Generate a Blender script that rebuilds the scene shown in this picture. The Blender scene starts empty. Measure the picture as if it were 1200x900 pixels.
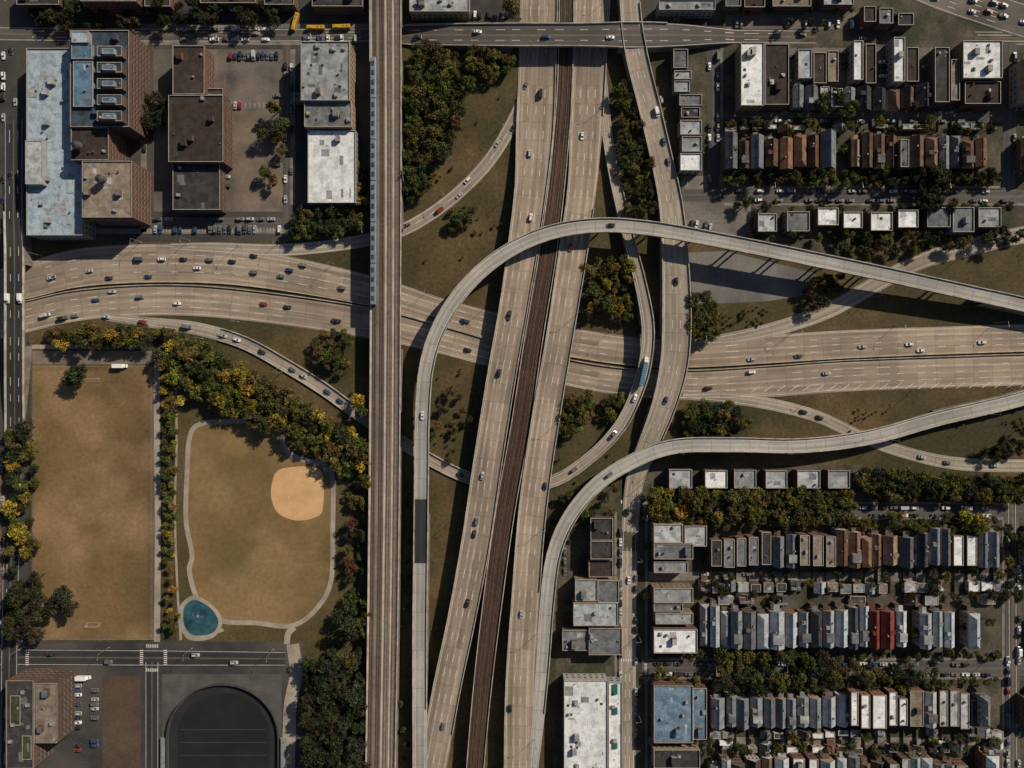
import bpy, math, random
from mathutils import Vector
R=random.Random(23)
S=0.5; H=400.0
sc=bpy.context.scene
COL=sc.collection
def W(px,py,z=0.0):
    f=S*(H-z)/H
    return Vector(((px-600)*f,(450-py)*f,z))
# ------------------------------------------------------------ materials
MATS={}
def new(name):
    m=bpy.data.materials.new(name); m.use_nodes=True
    nt=m.node_tree; b=nt.nodes['Principled BSDF']
    b.inputs['Specular IOR Level'].default_value=0.2
    return m,nt,b
class NT:
    def __init__(s,nt): s.nt=nt
    def n(s,t,**k):
        x=s.nt.nodes.new(t)
        for a,v in k.items(): setattr(x,a,v)
        return x
    def l(s,a,b): s.nt.links.new(a,b)
    def m(s,op,a,b=None,c=None):
        x=s.n('ShaderNodeMath',operation=op)
        for i,v in enumerate((a,b,c)):
            if v is None: continue
            if isinstance(v,(int,float)): x.inputs[i].default_value=v
            else: s.l(v,x.inputs[i])
        return x.outputs[0]
    def noise(s,vec,scale,detail=4,rough=.6):
        x=s.n('ShaderNodeTexNoise'); x.inputs['Scale'].default_value=scale
        x.inputs['Detail'].default_value=detail; x.inputs['Roughness'].default_value=rough
        s.l(vec,x.inputs['Vector']); return x.outputs['Fac']
    def mr(s,v,a,b,c,d):
        x=s.n('ShaderNodeMapRange'); s.l(v,x.inputs[0])
        for i,k in enumerate((a,b,c,d)): x.inputs[i+1].default_value=k
        return x.outputs[0]
    def mix(s,f,a,b,bt='MIX'):
        x=s.n('ShaderNodeMix',data_type='RGBA',blend_type=bt)
        if isinstance(f,(int,float)): x.inputs[0].default_value=f
        else: s.l(f,x.inputs[0])
        for i,v in ((6,a),(7,b)):
            if isinstance(v,tuple): x.inputs[i].default_value=(v[0],v[1],v[2],1)
            else: s.l(v,x.inputs[i])
        return x.outputs[2]
    def scale(s,col,f):
        x=s.n('ShaderNodeVectorMath',operation='SCALE'); s.l(col,x.inputs[0])
        if isinstance(f,(int,float)): x.inputs['Scale'].default_value=f
        else: s.l(f,x.inputs['Scale'])
        return x.outputs[0]
def nmat(name,c1,c2,scale=.1,s2=1.5,amp=.25,rough=.92,coord='pos',rnd=0,s0=None,c3=None,metal=0,grid=None,lo=.38,hi=.62):
    if name in MATS: return MATS[name]
    m,nt,b=new(name); N=NT(nt)
    if coord=='pos': p=N.n('ShaderNodeNewGeometry').outputs['Position']
    else: p=N.n('ShaderNodeTexCoord').outputs['Object']
    if coord=='obj':
        oi=N.n('ShaderNodeObjectInfo'); va=N.n('ShaderNodeVectorMath',operation='ADD')
        N.l(p,va.inputs[0]); N.l(oi.outputs['Location'],va.inputs[1]); pp=va.outputs[0]
    else: pp=p
    n1=N.mr(N.noise(pp,scale,5),lo,hi,0,1)
    col=N.mix(n1,c1,c2)
    if c3:
        n0=N.mr(N.noise(pp,s0 or scale*.3,3),.45,.62,0,1); col=N.mix(n0,col,c3)
    n2=N.mr(N.noise(pp,s2,5,.7),.25,.75,1-amp,1+amp)
    col=N.scale(col,n2)
    if grid:
        sx=N.n('ShaderNodeSeparateXYZ'); N.l(p,sx.inputs[0])
        fx=N.m('FRACT',N.m('DIVIDE',sx.outputs[0],grid[0])); fy=N.m('FRACT',N.m('DIVIDE',sx.outputs[1],grid[1]))
        ln=N.m('MAXIMUM',N.m('LESS_THAN',fx,grid[2]/grid[0]),N.m('LESS_THAN',fy,grid[2]/grid[1]))
        col=N.scale(col,N.m('SUBTRACT',1,N.m('MULTIPLY',ln,grid[3])))
    if rnd:
        oi2=N.n('ShaderNodeObjectInfo'); col=N.scale(col,N.mr(oi2.outputs['Random'],0,1,1-rnd,1+rnd))
    N.l(col,b.inputs['Base Color']); b.inputs['Roughness'].default_value=rough; b.inputs['Metallic'].default_value=metal
    MATS[name]=m; return m
def road_mat(name,base,dark,slab=.10,lane=3.7,streak=.3,joint=.25,patchy=.5):
    m,nt,b=new(name); N=NT(nt)
    uv=N.n('ShaderNodeTexCoord').outputs['UV']; pos=N.n('ShaderNodeNewGeometry').outputs['Position']
    sx=N.n('ShaderNodeSeparateXYZ'); N.l(uv,sx.inputs[0]); u,v=sx.outputs[0],sx.outputs[1]
    cb=N.n('ShaderNodeCombineXYZ'); N.l(N.m('MULTIPLY',u,.012),cb.inputs[0]); N.l(N.m('MULTIPLY',v,.75),cb.inputs[1])
    st=N.mr(N.noise(cb.outputs[0],1.0,5,.65),.35,.65,0,1)
    col=N.mix(N.m('MULTIPLY',st,streak*2),base,dark)
    big=N.mr(N.noise(pos,.02,3),.35,.65,.80,1.16); col=N.scale(col,big)
    fine=N.mr(N.noise(pos,.7,5,.75),.25,.75,.84,1.16); col=N.scale(col,fine)
    fu=N.m('FLOOR',N.m('DIVIDE',u,11.0)); fv=N.m('FLOOR',N.m('DIVIDE',v,lane))
    c2=N.n('ShaderNodeCombineXYZ'); N.l(fu,c2.inputs[0]); N.l(fv,c2.inputs[1])
    wn=N.n('ShaderNodeTexWhiteNoise',noise_dimensions='2D'); N.l(c2.outputs[0],wn.inputs['Vector'])
    col=N.scale(col,N.mr(wn.outputs['Value'],0,1,1-slab,1+slab))
    fu2=N.m('FLOOR',N.m('DIVIDE',u,88.0)); c3=N.n('ShaderNodeCombineXYZ'); N.l(fu2,c3.inputs[0]); N.l(N.m('ADD',fv,31.5),c3.inputs[1])
    wn2=N.n('ShaderNodeTexWhiteNoise',noise_dimensions='2D'); N.l(c3.outputs[0],wn2.inputs['Vector'])
    col=N.scale(col,N.mr(wn2.outputs['Value'],0,1,1-slab*1.5,1+slab*.7))
    jt=N.m('LESS_THAN',N.m('FRACT',N.m('DIVIDE',u,11.0)),.03)
    col=N.scale(col,N.m('SUBTRACT',1,N.m('MULTIPLY',jt,joint)))
    tr=N.m('ABSOLUTE',N.m('SINE',N.m('MULTIPLY',v,math.pi/lane)))
    col=N.scale(col,N.mr(tr,0,1,1.12,.88))
    N.l(col,b.inputs['Base Color']); b.inputs['Roughness'].default_value=.9
    MATS[name]=m; return m
M_conc=road_mat('freeway_concrete',(.365,.295,.228),(.18,.147,.118),slab=.12,streak=.38)
M_ramp=road_mat('ramp_concrete',(.33,.28,.228),(.18,.155,.13),slab=.08)
M_fly=road_mat('flyover_deck',(.37,.35,.32),(.24,.23,.21),slab=.05,joint=.35)
M_asph=road_mat('street_asphalt',(.11,.10,.092),(.06,.057,.055),slab=.05,joint=0)
M_asphd=road_mat('dark_asphalt',(.042,.042,.044),(.026,.028,.031),slab=.04,joint=0)
M_lot=nmat('parking_asphalt',(.135,.118,.102),(.07,.064,.059),.05,.8,.3,c3=(.17,.145,.12),s0=.03)
M_lotd=nmat('old_asphalt',(.056,.053,.051),(.033,.033,.034),.06,1.0,.3,c3=(.08,.071,.062),s0=.02)
M_side=nmat('sidewalk_concrete',(.23,.20,.17),(.13,.118,.102),.15,1.2,.25,grid=(1.8,1.8,.08,.3))
M_path=nmat('path_concrete',(.36,.31,.255),(.24,.21,.175),.1,1.2,.2)
M_barr=nmat('barrier_concrete',(.45,.40,.34),(.27,.24,.205),.2,1.2,.2)
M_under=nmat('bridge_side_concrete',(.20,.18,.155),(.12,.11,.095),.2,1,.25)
M_ground=nmat('rough_grass',(.058,.047,.021),(.112,.077,.038),.03,.5,.5,c3=(.043,.040,.018),s0=.012)
M_park=nmat('dry_turf',(.170,.106,.048),(.100,.072,.031),.02,.45,.28,c3=(.255,.165,.09),s0=.014,lo=.35,hi=.65)
M_park2=nmat('park_turf',(.195,.13,.058),(.125,.09,.038),.025,.4,.28,c3=(.235,.155,.075),s0=.018,lo=.35,hi=.65)
M_lawn=nmat('lawn_grass',(.064,.054,.023),(.10,.073,.035),.05,.6,.4)
M_yard=nmat('yard_dirt',(.062,.054,.038),(.10,.084,.064),.09,.6,.5,c3=(.038,.042,.022),s0=.05)
M_dirt=nmat('bare_dirt',(.095,.066,.046),(.065,.047,.034),.05,.6,.3)
M_clay=nmat('infield_clay',(.58,.37,.19),(.49,.30,.145),.10,1.5,.1)
M_white=nmat('road_paint_white',(.65,.62,.57),(.47,.45,.41),.3,2,.2)
M_yel=nmat('road_paint_yellow',(.32,.24,.10),(.22,.17,.08),.3,2,.2)
M_ball=nmat('track_ballast',(.21,.18,.147),(.13,.112,.093),.05,1.5,.35)
M_balld=nmat('rusty_ballast',(.075,.040,.027),(.042,.026,.019),.06,1.2,.4)
M_walk=nmat('walkway_concrete',(.46,.40,.33),(.34,.295,.245),.1,1.5,.2)
M_tie=nmat('railway_sleeper',(.085,.066,.052),(.05,.041,.034),.5,2,.3)
M_tie2=nmat('concrete_sleeper',(.30,.26,.215),(.2,.175,.15),.5,2,.3)
M_rail=nmat('steel_rail',(.24,.17,.12),(.18,.12,.09),.5,2,.2,rough=.5,metal=.3)
M_turf=nmat('dark_turf',(.012,.015,.015),(.017,.019,.018),.05,1,.2)
M_teal=nmat('splash_pad_paint',(.012,.042,.062),(.03,.10,.125),.16,1,.2)
M_metal=nmat('galvanised_metal',(.35,.35,.34),(.25,.25,.25),.4,3,.15,rough=.5,metal=.4,coord='obj')
M_dmetal=nmat('dark_metal',(.06,.06,.065),(.04,.04,.045),.4,3,.15,rough=.5,coord='obj')
M_wood=nmat('weathered_wood',(.12,.088,.062),(.075,.056,.042),.6,3,.3,coord='obj',rnd=.25)
M_glass=nmat('window_glass',(.03,.04,.05),(.05,.06,.07),.4,3,.2,rough=.15,coord='obj')
M_trim=nmat('painted_trim',(.42,.39,.35),(.3,.28,.25),.4,3,.15,coord='obj')
M_door=nmat('painted_door',(.12,.05,.04),(.09,.04,.03),.4,3,.15,coord='obj',rnd=.3)
M_bark=nmat('tree_bark',(.09,.065,.045),(.06,.045,.035),.6,4,.3,coord='obj')
def roof(name,c,var=.7,grid=None,rnd=.2,s=.12):
    c2=tuple(x*var for x in c); c3=tuple(x*var*.8 for x in c)
    return nmat('roof_'+name,c,c2,s,.9,.26,coord='obj',rnd=rnd,grid=grid,c3=c3,s0=.25)
RF={'white':roof('white_membrane',(.74,.76,.76),.85,(6,6,.12,.15),.08),
'pale':roof('pale_gravel',(.38,.40,.41),.66,(4,7,.12,.2),.25),
'grey':roof('grey_tar',(.175,.185,.195),.65,(3,9,.12,.25),.3),
'dark':roof('dark_tar',(.060,.057,.058),.65,(3,9,.12,.25),.25),
'brown':roof('brown_tar',(.058,.043,.036),.7,(4,12,.15,.25),.15),
'tan':roof('tan_gravel',(.28,.23,.185),.7,(5,5,.1,.2),.15),
'blue':roof('blue_membrane',(.16,.245,.33),.68,(5,5,.15,.3),.15),
'bluewhite':roof('cool_membrane',(.35,.43,.49),.80,(8,8,.15,.15),.06,.05),
'sblue':roof('slate_blue',(.055,.085,.115),.65,(3,9,.12,.25),.2),
'blueroof':roof('steel_blue',(.12,.215,.31),.7,(1,9,.1,.2),.15),
'green':roof('green_planting',(.06,.08,.035),.6,None,.1,.4)}
SH={'brown':roof('brown_shingle',(.13,.08,.055),.72,(50,.5,.12,.25),.45,.3),
'rust':roof('rust_shingle',(.185,.10,.062),.72,(50,.5,.12,.25),.35,.3),
'grey':roof('grey_shingle',(.165,.18,.195),.75,(50,.5,.12,.25),.4,.3),
'pale':roof('pale_shingle',(.37,.41,.435),.8,(50,.5,.12,.2),.28,.3),
'char':roof('charcoal_shingle',(.05,.054,.062),.75,(50,.5,.12,.25),.4,.3),
'red':roof('red_shingle',(.2,.045,.03),.75,(50,.5,.12,.25),.2,.3),
'tan':roof('tan_shingle',(.29,.19,.125),.75,(50,.5,.12,.25),.25,.3)}
def wall(n,c): return nmat('wall_'+n,c,tuple(x*.75 for x in c),.3,2,.2,coord='obj',rnd=.2)
WL=[wall('red_brick',(.125,.068,.05)),wall('brown_brick',(.11,.072,.052)),wall('buff_brick',(.27,.20,.135)),wall('grey_siding',(.25,.245,.235)),wall('white_siding',(.42,.40,.37)),wall('orange_brick',(.18,.09,.055))]
def ocmat(name,mul,rough,spec=.5,coat=0,var=.0):
    m,nt,b=new(name); N=NT(nt)
    oi=N.n('ShaderNodeObjectInfo'); p=N.n('ShaderNodeTexCoord').outputs['Object']
    f=N.mr(N.noise(p,1.3,3),.3,.7,mul*(1-var),mul*(1+var))
    N.l(N.scale(oi.outputs['Color'],f),b.inputs['Base Color'])
    b.inputs['Roughness'].default_value=rough; b.inputs['Specular IOR Level'].default_value=spec
    b.inputs['Coat Weight'].default_value=coat
    MATS[name]=m; return m
M_paint=ocmat('car_paint',1,.35,.5,.5,.05)
LEAF=[ocmat('leaves_dark',.5,.9,.1,0,.45),ocmat('leaves_mid',1.0,.9,.1,0,.4),ocmat('leaves_light',1.8,.9,.1,0,.35)]
M_tyre=nmat('tyre_rubber',(.02,.02,.02),(.03,.03,.03),1,3,.2,coord='obj')
M_lampw=nmat('headlight_lens',(.7,.7,.68),(.6,.6,.6),1,3,.1,rough=.2,coord='obj')
M_lampr=nmat('tail_light_lens',(.35,.02,.02),(.25,.02,.02),1,3,.1,rough=.2,coord='obj')
# ------------------------------------------------------------ mesh builder
class MB:
    def __init__(s): s.v=[];s.f=[];s.m=[];s.uv=[];s.has=False
    def face(s,p,m=0,uv=None):
        i=len(s.v); s.v.extend([tuple(q) for q in p]); s.f.append(tuple(range(i,i+len(p)))); s.m.append(m)
        if uv: s.has=True; s.uv.extend(uv)
        else: s.uv.extend([(q[0],q[1]) for q in p])
    def prism(s,p,z0,z1,m=0,mt=None,bot=False):
        n=len(p)
        s.face([(q[0],q[1],z1) for q in p],m if mt is None else mt)
        for i in range(n):
            a=p[i];b=p[(i+1)%n]
            s.face([(a[0],a[1],z0),(b[0],b[1],z0),(b[0],b[1],z1),(a[0],a[1],z1)],m)
        if bot: s.face([(q[0],q[1],z0) for q in reversed(p)],m)
    def box(s,cx,cy,z0,z1,lx,ly,m=0,mt=None,a=0,bot=True):
        c,sn=math.cos(a),math.sin(a); p=[]
        for dx,dy in ((-.5,-.5),(.5,-.5),(.5,.5),(-.5,.5)):
            x=dx*lx;y=dy*ly; p.append((cx+x*c-y*sn,cy+x*sn+y*c))
        s.prism(p,z0,z1,m,mt,bot)
    def cyl(s,cx,cy,z0,z1,r0,r1=None,n=8,m=0,cap=True):
        r1=r0 if r1 is None else r1
        A=[(cx+math.cos(2*math.pi*i/n)*r0,cy+math.sin(2*math.pi*i/n)*r0,z0) for i in range(n)]
        B=[(cx+math.cos(2*math.pi*i/n)*r1,cy+math.sin(2*math.pi*i/n)*r1,z1) for i in range(n)]
        for i in range(n): s.face([A[i],A[(i+1)%n],B[(i+1)%n],B[i]],m)
        if cap: s.face(B,m)
    def tube(s,p,q,r0,r1,n=6,m=0):
        p=Vector(p);q=Vector(q);d=(q-p).normalized()
        u=d.orthogonal().normalized(); w=d.cross(u)
        A=[];B=[]
        for i in range(n):
            a=2*math.pi*i/n; o=u*math.cos(a)+w*math.sin(a); A.append(p+o*r0);B.append(q+o*r1)
        for i in range(n): s.face([A[i],A[(i+1)%n],B[(i+1)%n],B[i]],m)
        s.face(list(B),m)
    def mesh(s,name,mats):
        me=bpy.data.meshes.new(name); me.from_pydata(s.v,[],s.f)
        for m in mats: me.materials.append(m)
        me.polygons.foreach_set('material_index',s.m)
        if s.has:
            l=me.uv_layers.new(name='UVMap'); fl=[]
            for a in s.uv: fl.extend(a)
            l.data.foreach_set('uv',fl)
        me.update(); return me
    def obj(s,name,mats,loc=(0,0,0)):
        o=bpy.data.objects.new(name,s.mesh(name,mats)); o.location=loc; COL.objects.link(o); return o
def inst(name,me,loc,rz=0,sc_=1,col=None):
    o=bpy.data.objects.new(name,me); o.location=loc; o.rotation_euler=(0,0,rz)
    o.scale=(sc_,sc_,sc_) if isinstance(sc_,(int,float)) else sc_
    if col: o.color=(col[0],col[1],col[2],1)
    COL.objects.link(o); return o
def cr(pts,closed=False,n=8):
    P=[tuple(p) for p in pts]; out=[]; L=len(P)
    rng=range(L) if closed else range(L-1)
    for i in rng:
        if closed: a,b,c,d=P[i-1],P[i],P[(i+1)%L],P[(i+2)%L]
        else:
            b,c=P[i],P[i+1]
            a=P[i-1] if i>0 else tuple(2*x-y for x,y in zip(b,c))
            d=P[i+2] if i+2<L else tuple(2*y-x for x,y in zip(b,c))
        for k in range(n):
            t=k/n
            out.append(tuple(.5*((2*q)+(-p+r)*t+(2*p-5*q+4*r-s_)*t*t+(-p+3*q-3*r+s_)*t**3) for p,q,r,s_ in zip(a,b,c,d)))
    if not closed: out.append(P[-1])
    return out
FLAT=[]
class Road: pass
def ribbon(name,pts,mat,lanes=2,deck=0,par=(None,None),solid=None,sh=1.2,marks=True,edge=(2,2),step=4,twoway=False,piers=True,layer=0,cap=M_barr):
    wp=[]
    for p in pts:
        z=p[2]+layer; w=W(p[0],p[1],z); wp.append((w.x,w.y,z,p[3]*S*(H-z)/H))
    raw=cr(wp,n=24)
    out=[raw[0]]; last=raw[0]
    for q in raw[1:]:
        if math.hypot(q[0]-last[0],q[1]-last[1])>=step: out.append(q); last=q
    out.append(raw[-1])
    sm=[];s_=0
    for i,q in enumerate(out):
        a=out[max(0,i-1)];b=out[min(len(out)-1,i+1)]
        dx,dy=b[0]-a[0],b[1]-a[1];L=math.hypot(dx,dy) or 1
        if i: s_+=math.hypot(q[0]-out[i-1][0],q[1]-out[i-1][1])
        sm.append((q[0],q[1],q[2],q[3],dx/L,dy/L,s_))
    tot=s_
    mb=MB()
    def off(k,o,dz=0):
        x,y,z,w,tx,ty,s=sm[k]; return (x-ty*o,y+tx*o,z+dz)
    for k in range(len(sm)-1):
        w0=sm[k][3]/2;w1=sm[k+1][3]/2
        mb.face([off(k,-w0),off(k+1,-w1),off(k+1,w1),off(k,w0)],0,[(sm[k][6],-w0),(sm[k+1][6],-w1),(sm[k+1][6],w1),(sm[k][6],w0)])
        if deck:
            px=600+sm[k][0]/S/(H-sm[k][2])*H; py=450-sm[k][1]/S/(H-sm[k][2])*H
            sol=(solid and solid(px,py)) or sm[k][2]<1.8
            for sg in (-1,1):
                a=off(k,sg*w0);b=off(k+1,sg*w1)
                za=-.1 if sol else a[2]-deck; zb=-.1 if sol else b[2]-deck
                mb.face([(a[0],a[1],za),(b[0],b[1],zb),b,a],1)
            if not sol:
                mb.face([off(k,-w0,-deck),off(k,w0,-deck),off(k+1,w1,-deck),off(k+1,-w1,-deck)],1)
        for side,pr in ((1,par[0]),(-1,par[1])):
            if pr is None: continue
            f=sm[k][6]/tot
            if not any(a<=f<=b for a,b in pr): continue
            hh=.95
            def q(k_,o,z): return off(k_,side*(sm[k_][3]/2+o),z)
            o0,o1=0.02,-.42
            mb.face([q(k,o0,hh),q(k+1,o0,hh),q(k+1,o1,hh),q(k,o1,hh)],2)
            mb.face([q(k,o0,-.3),q(k+1,o0,-.3),q(k+1,o0,hh),q(k,o0,hh)],2)
            mb.face([q(k,o1,0),q(k+1,o1,0),q(k+1,o1,hh),q(k,o1,hh)],2)
    dz=.025
    if marks:
        def line(fo,wd,m,dash=None):
            for k in range(len(sm)-1):
                if dash and (int(sm[k][6]/dash)%3): continue
                o0=fo(sm[k][3]);o1=fo(sm[k+1][3])
                if dash: o1=o0
                mb.face([off(k,o0-wd/2,dz),off(k+1,o1-wd/2,dz),off(k+1,o1+wd/2,dz),off(k,o0+wd/2,dz)],m)
        if edge[0]: line(lambda w:w/2-sh,.22,{2:3,4:4}.get(edge[0],3))
        if edge[1]: line(lambda w:-w/2+sh,.22,{2:3,4:4}.get(edge[1],3))
        for i in range(1,lanes):
            if twoway and i*2==lanes:
                line(lambda w:.2,.12,4); line(lambda w:-.2,.12,4)
            else: line(lambda w,i=i:-(w-2*sh)/2+i*(w-2*sh)/lanes,.28,3,step*1.02)
    if deck and piers:
        nxt=10
        for k,q in enumerate(sm):
            if q[6]<nxt: continue
            px=600+q[0]/S/(H-q[2])*H; py=450-q[1]/S/(H-q[2])*H
            if q[2]<4 or (solid and solid(px,py)): continue
            if any((q[0]-f[0])**2+(q[1]-f[1])**2<((f[3]+3)/2+q[3]*.3)**2 for f in FLAT): continue
            nxt=q[6]+24; a=math.atan2(q[5],q[4])
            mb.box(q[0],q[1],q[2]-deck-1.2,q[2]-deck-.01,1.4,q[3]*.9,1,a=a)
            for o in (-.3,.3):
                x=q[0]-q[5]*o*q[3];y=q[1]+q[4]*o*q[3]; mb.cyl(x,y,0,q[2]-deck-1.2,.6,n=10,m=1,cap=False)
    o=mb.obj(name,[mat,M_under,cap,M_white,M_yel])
    r=Road(); r.sm=sm;r.lanes=lanes;r.sh=sh;r.tot=tot;r.obj=o
    if not deck: FLAT.extend(sm)
    return r
def patch(name,pts,z,mat,smooth=False,thick=0):
    P=cr(pts,True,8) if smooth else pts
    w=[W(p[0],p[1],0) for p in P]
    mb=MB()
    if thick: mb.prism([(q.x,q.y) for q in w][::-1],0,z,0)
    else: mb.face([(q.x,q.y,z) for q in w][::-1])
    return mb.obj(name,[mat])
def rect(name,x0,y0,x1,y1,z,mat,thick=0): return patch(name,[(x0,y0),(x1,y0),(x1,y1),(x0,y1)],z,mat,False,thick)
ALW=[(0,1)]
# ------------------------------------------------------------ ground
mb=MB(); mb.face([(-4000,-4000,0),(4000,-4000,0),(4000,4000,0),(-4000,4000,0)]); mb.obj('ground',[M_ground])
patch('city_ground',[(-300,-300),(432,-300),(432,240),(340,283),(-300,283)],.02,M_lotd)
patch('city_ground',[(745,-300),(1500,-300),(1500,283),(1150,278),(1010,280),(985,300),(800,270),(770,60)],.02,M_yard)
patch('city_ground',[(752,545),(1010,545),(1060,590),(1500,590),(1500,1200),(640,1200),(655,640),(700,585)],.02,M_yard)
patch('city_ground',[(-300,752),(355,752),(355,1200),(-300,1200)],.02,M_lotd)
rect('city_ground',-300,280,34,752,.025,M_lotd)
M_cl=nmat('lot_concrete',(.175,.165,.152),(.115,.11,.105),.05,1,.25,grid=(6,6,.15,.2))
patch('paved_lot',[(806,296),(850,294),(955,320),(948,345),(900,353),(812,357)],.04,M_cl)
patch('vacant_lot',[(798,206),(846,206),(880,240),(880,282),(802,272)],.045,nmat('vacant_gravel',(.18,.162,.138),(.11,.098,.085),.06,.8,.3))
patch('parking_lot',[(850,14),(1050,14),(1060,34),(850,34)],.05,M_lot)
patch('parking_lot',[(745,-60),(848,-60),(848,32),(745,32)],.05,M_lotd)
patch('parking_lot',[(480,-80),(612,-80),(612,24),(480,24)],.05,M_lotd)
for (x0,y0,x1,y1) in ((925,56,934,126),(952,56,999,100),(1027,56,1046,126),(1077,56,1094,126)): rect('parking_lot',x0,y0,x1,y1,.05,M_lot)
patch('parking_lot',[(180,58),(335,58),(335,248),(180,248)],.05,M_lot)
rect('parking_lot',262,88,333,245,.07,nmat('lot_tan_asphalt',(.19,.148,.115),(.10,.082,.068),.05,.8,.3))
rect('parking_lot',265,62,330,130,.09,M_lot)
rect('service_yard',165,0,432,30,.04,M_lotd)
rect('sidewalk',165,28,432,33,.15,M_side,1); rect('sidewalk',165,49,352,53,.15,M_side,1)
rect('sidewalk',165,53,172,272,.15,M_side,1); rect('sidewalk',340,58,346,240,.15,M_side,1)
rect('sidewalk',-60,268,335,274,.15,M_side,1)
# parks
patch('sports_field',[(38,428),(181,428),(181,750),(38,750)],.03,M_park)
patch('park_meadow',[(207,445),(260,450),(330,490),(410,560),(428,600),(428,752),(207,752)],.035,M_lawn)
loop=[(222,515),(232,498),(262,494),(300,494),(325,506),(338,530),(360,540),(382,545),(390,562),(390,620),(388,680),(372,712),(343,733),(300,730),(258,727),(233,705),(222,670),(225,650),(218,610),(219,560)]
patch('ball_field',loop,.06,M_park2,True)
patch('infield',[(318,570),(325,552),(345,547),(370,548),(379,560),(379,590),(374,604),(350,610),(328,603),(319,588)],.09,M_clay,True)
def pathrib(name,pts,w,z,mat=M_path,n=10,closed=False):
    P=cr([(p[0],p[1]) for p in pts],closed,n)
    if closed: P.append(P[0])
    ws=[W(p[0],p[1]) for p in P]; mb=MB(); h=w*S/2; L=[];Rr=[]
    for i,q in enumerate(ws):
        if closed and i in(0,len(ws)-1): a,b=ws[-2],ws[1]
        else: a=ws[max(0,i-1)];b=ws[min(len(ws)-1,i+1)]
        d=(b-a).normalized(); L.append((q.x-d.y*h,q.y+d.x*h));Rr.append((q.x+d.y*h,q.y-d.x*h))
    for i in range(len(ws)-1):
        a,b,c,d=Rr[i],Rr[i+1],L[i+1],L[i]
        mb.face([(*a,z),(*b,z),(*c,z),(*d,z)],0)
        mb.face([(*a,0),(*b,0),(*b,z),(*a,z)],0); mb.face([(*c,0),(*d,0),(*d,z),(*c,z)],0)
    return mb.obj(name,[mat])
pathrib('park_path',loop,5.5,.11,closed=True)
pathrib('park_path',[(345,735),(338,742),(336,755)],7,.12)
pathrib('park_path',[(343,755),(347,790),(340,830),(338,910)],15,.125)
pathrib('park_path',[(184,408),(184,500),(185,620),(184,752)],7,.10)
pathrib('park_path',[(206,450),(207,520),(205,600),(208,690),(212,750)],2.5,.105)
pathrib('park_path',[(213,735),(225,748),(262,738)],4,.13)
rect('sidewalk',36,404,176,409,.13,M_path,1)
patch('park_plaza',[(38,411),(178,411),(178,427),(38,427)],.08,nmat('plaza_paving',(.2,.165,.125),(.14,.115,.09),.1,1,.2))
patch('splash_pad_surround',[(210,712),(226,698),(248,708),(261,728),(250,747),(224,750),(210,734)],.125,M_path,True)
patch('splash_pad',[(216,712),(228,703),(246,712),(256,728),(248,742),(226,744),(216,732)],.135,M_teal,True)
mb=MB()
for i in range(5):
    a=i/5*6.283; c=W(232,722); mb.tube((c.x+math.cos(a)*3,c.y+math.sin(a)*3,.13),(c.x+math.cos(a)*3,c.y+math.sin(a)*3,2.4),.08,.08,6); mb.tube((c.x+math.cos(a)*3,c.y+math.sin(a)*3,2.4),(c.x+math.cos(a)*2,c.y+math.sin(a)*2,2.8),.07,.05,6)
mb.cyl(W(232,722).x,W(232,722).y,.13,.5,.8,n=16,m=0); mb.obj('spray_fountain',[M_metal])
mb=MB()
for p in ((372,552),(372,585),(338,583),(340,555),(355,569)):
    c=W(*p); mb.box(c.x,c.y,.09,.2,.5,.5,0)
mb.obj('baseball_bases',[M_lampw])
mb=MB()
c=W(378,548)
for i in range(5):
    a=math.radians(-20+i*35); b=math.radians(-20+(i+1)*35)
    for zz in (1.2,3.6): mb.tube((c.x+4*math.cos(a),c.y+4*math.sin(a),zz),(c.x+4*math.cos(b),c.y+4*math.sin(b),zz),.05,.05,4)
    mb.tube((c.x+4*math.cos(a),c.y+4*math.sin(a),0),(c.x+4*math.cos(a),c.y+4*math.sin(a),3.8),.07,.07,5)
mb.obj('baseball_backstop',[M_metal])
for p in ((385,552),(366,543)):
    mb=MB()
    for i in range(4): mb.box(0,i*.7,.1+i*.3,.35+i*.3,6,.6,0)
    mb.obj('bleachers',[M_metal],W(*p))
# ------------------------------------------------------------ bottom left
rect('brown_yard',120,792,165,1000,.05,M_dirt)
rect('parking_lot',88,790,117,1000,.055,M_lotd)
patch('stadium_plaza',[(190,790),(330,790),(330,1000),(190,1000)],.05,nmat('stadium_apron',(.10,.095,.09),(.065,.063,.062),.08,1,.2))
def arcfield(r,x0,x1,yb=1000):
    pts=[(x0,yb)]
    cx=(x0+x1)/2; a=(x1-x0)/2; cy=862
    for i in range(25):
        t=math.pi-i*math.pi/24; pts.append((cx+a*math.cos(t),cy-r*math.sin(t)))
    pts.append((x1,yb)); return pts
patch('running_track',arcfield(60,198,326),.08,nmat('track_rubber',(.028,.028,.03),(.02,.02,.021),.1,1,.15))
patch('stadium_field',arcfield(50,208,316),.10,M_turf)
mb=MB(); af=[W(*p) for p in arcfield(61,197,327)]
for a,b in zip(af[:-1],af[1:]):
    d=(b-a).normalized(); n=Vector((-d.y,d.x,0))*.2
    mb.prism([((a-n).x,(a-n).y),((b-n).x,(b-n).y),((b+n).x,(b+n).y),((a+n).x,(a+n).y)],0,2.2,0)
mb.obj('stadium_wall',[M_dmetal])
mb=MB()
for yy in (855,870,885): 
    a=W(212,yy);b=W(312,yy); mb.face([(a.x,a.y-.08,.12),(b.x,b.y-.08,.12),(b.x,b.y+.08,.12),(a.x,a.y+.08,.12)])
mb.obj('pitch_markings',[nmat('faded_line_paint',(.1,.11,.11),(.08,.08,.08),1,2,.2)])
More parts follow.
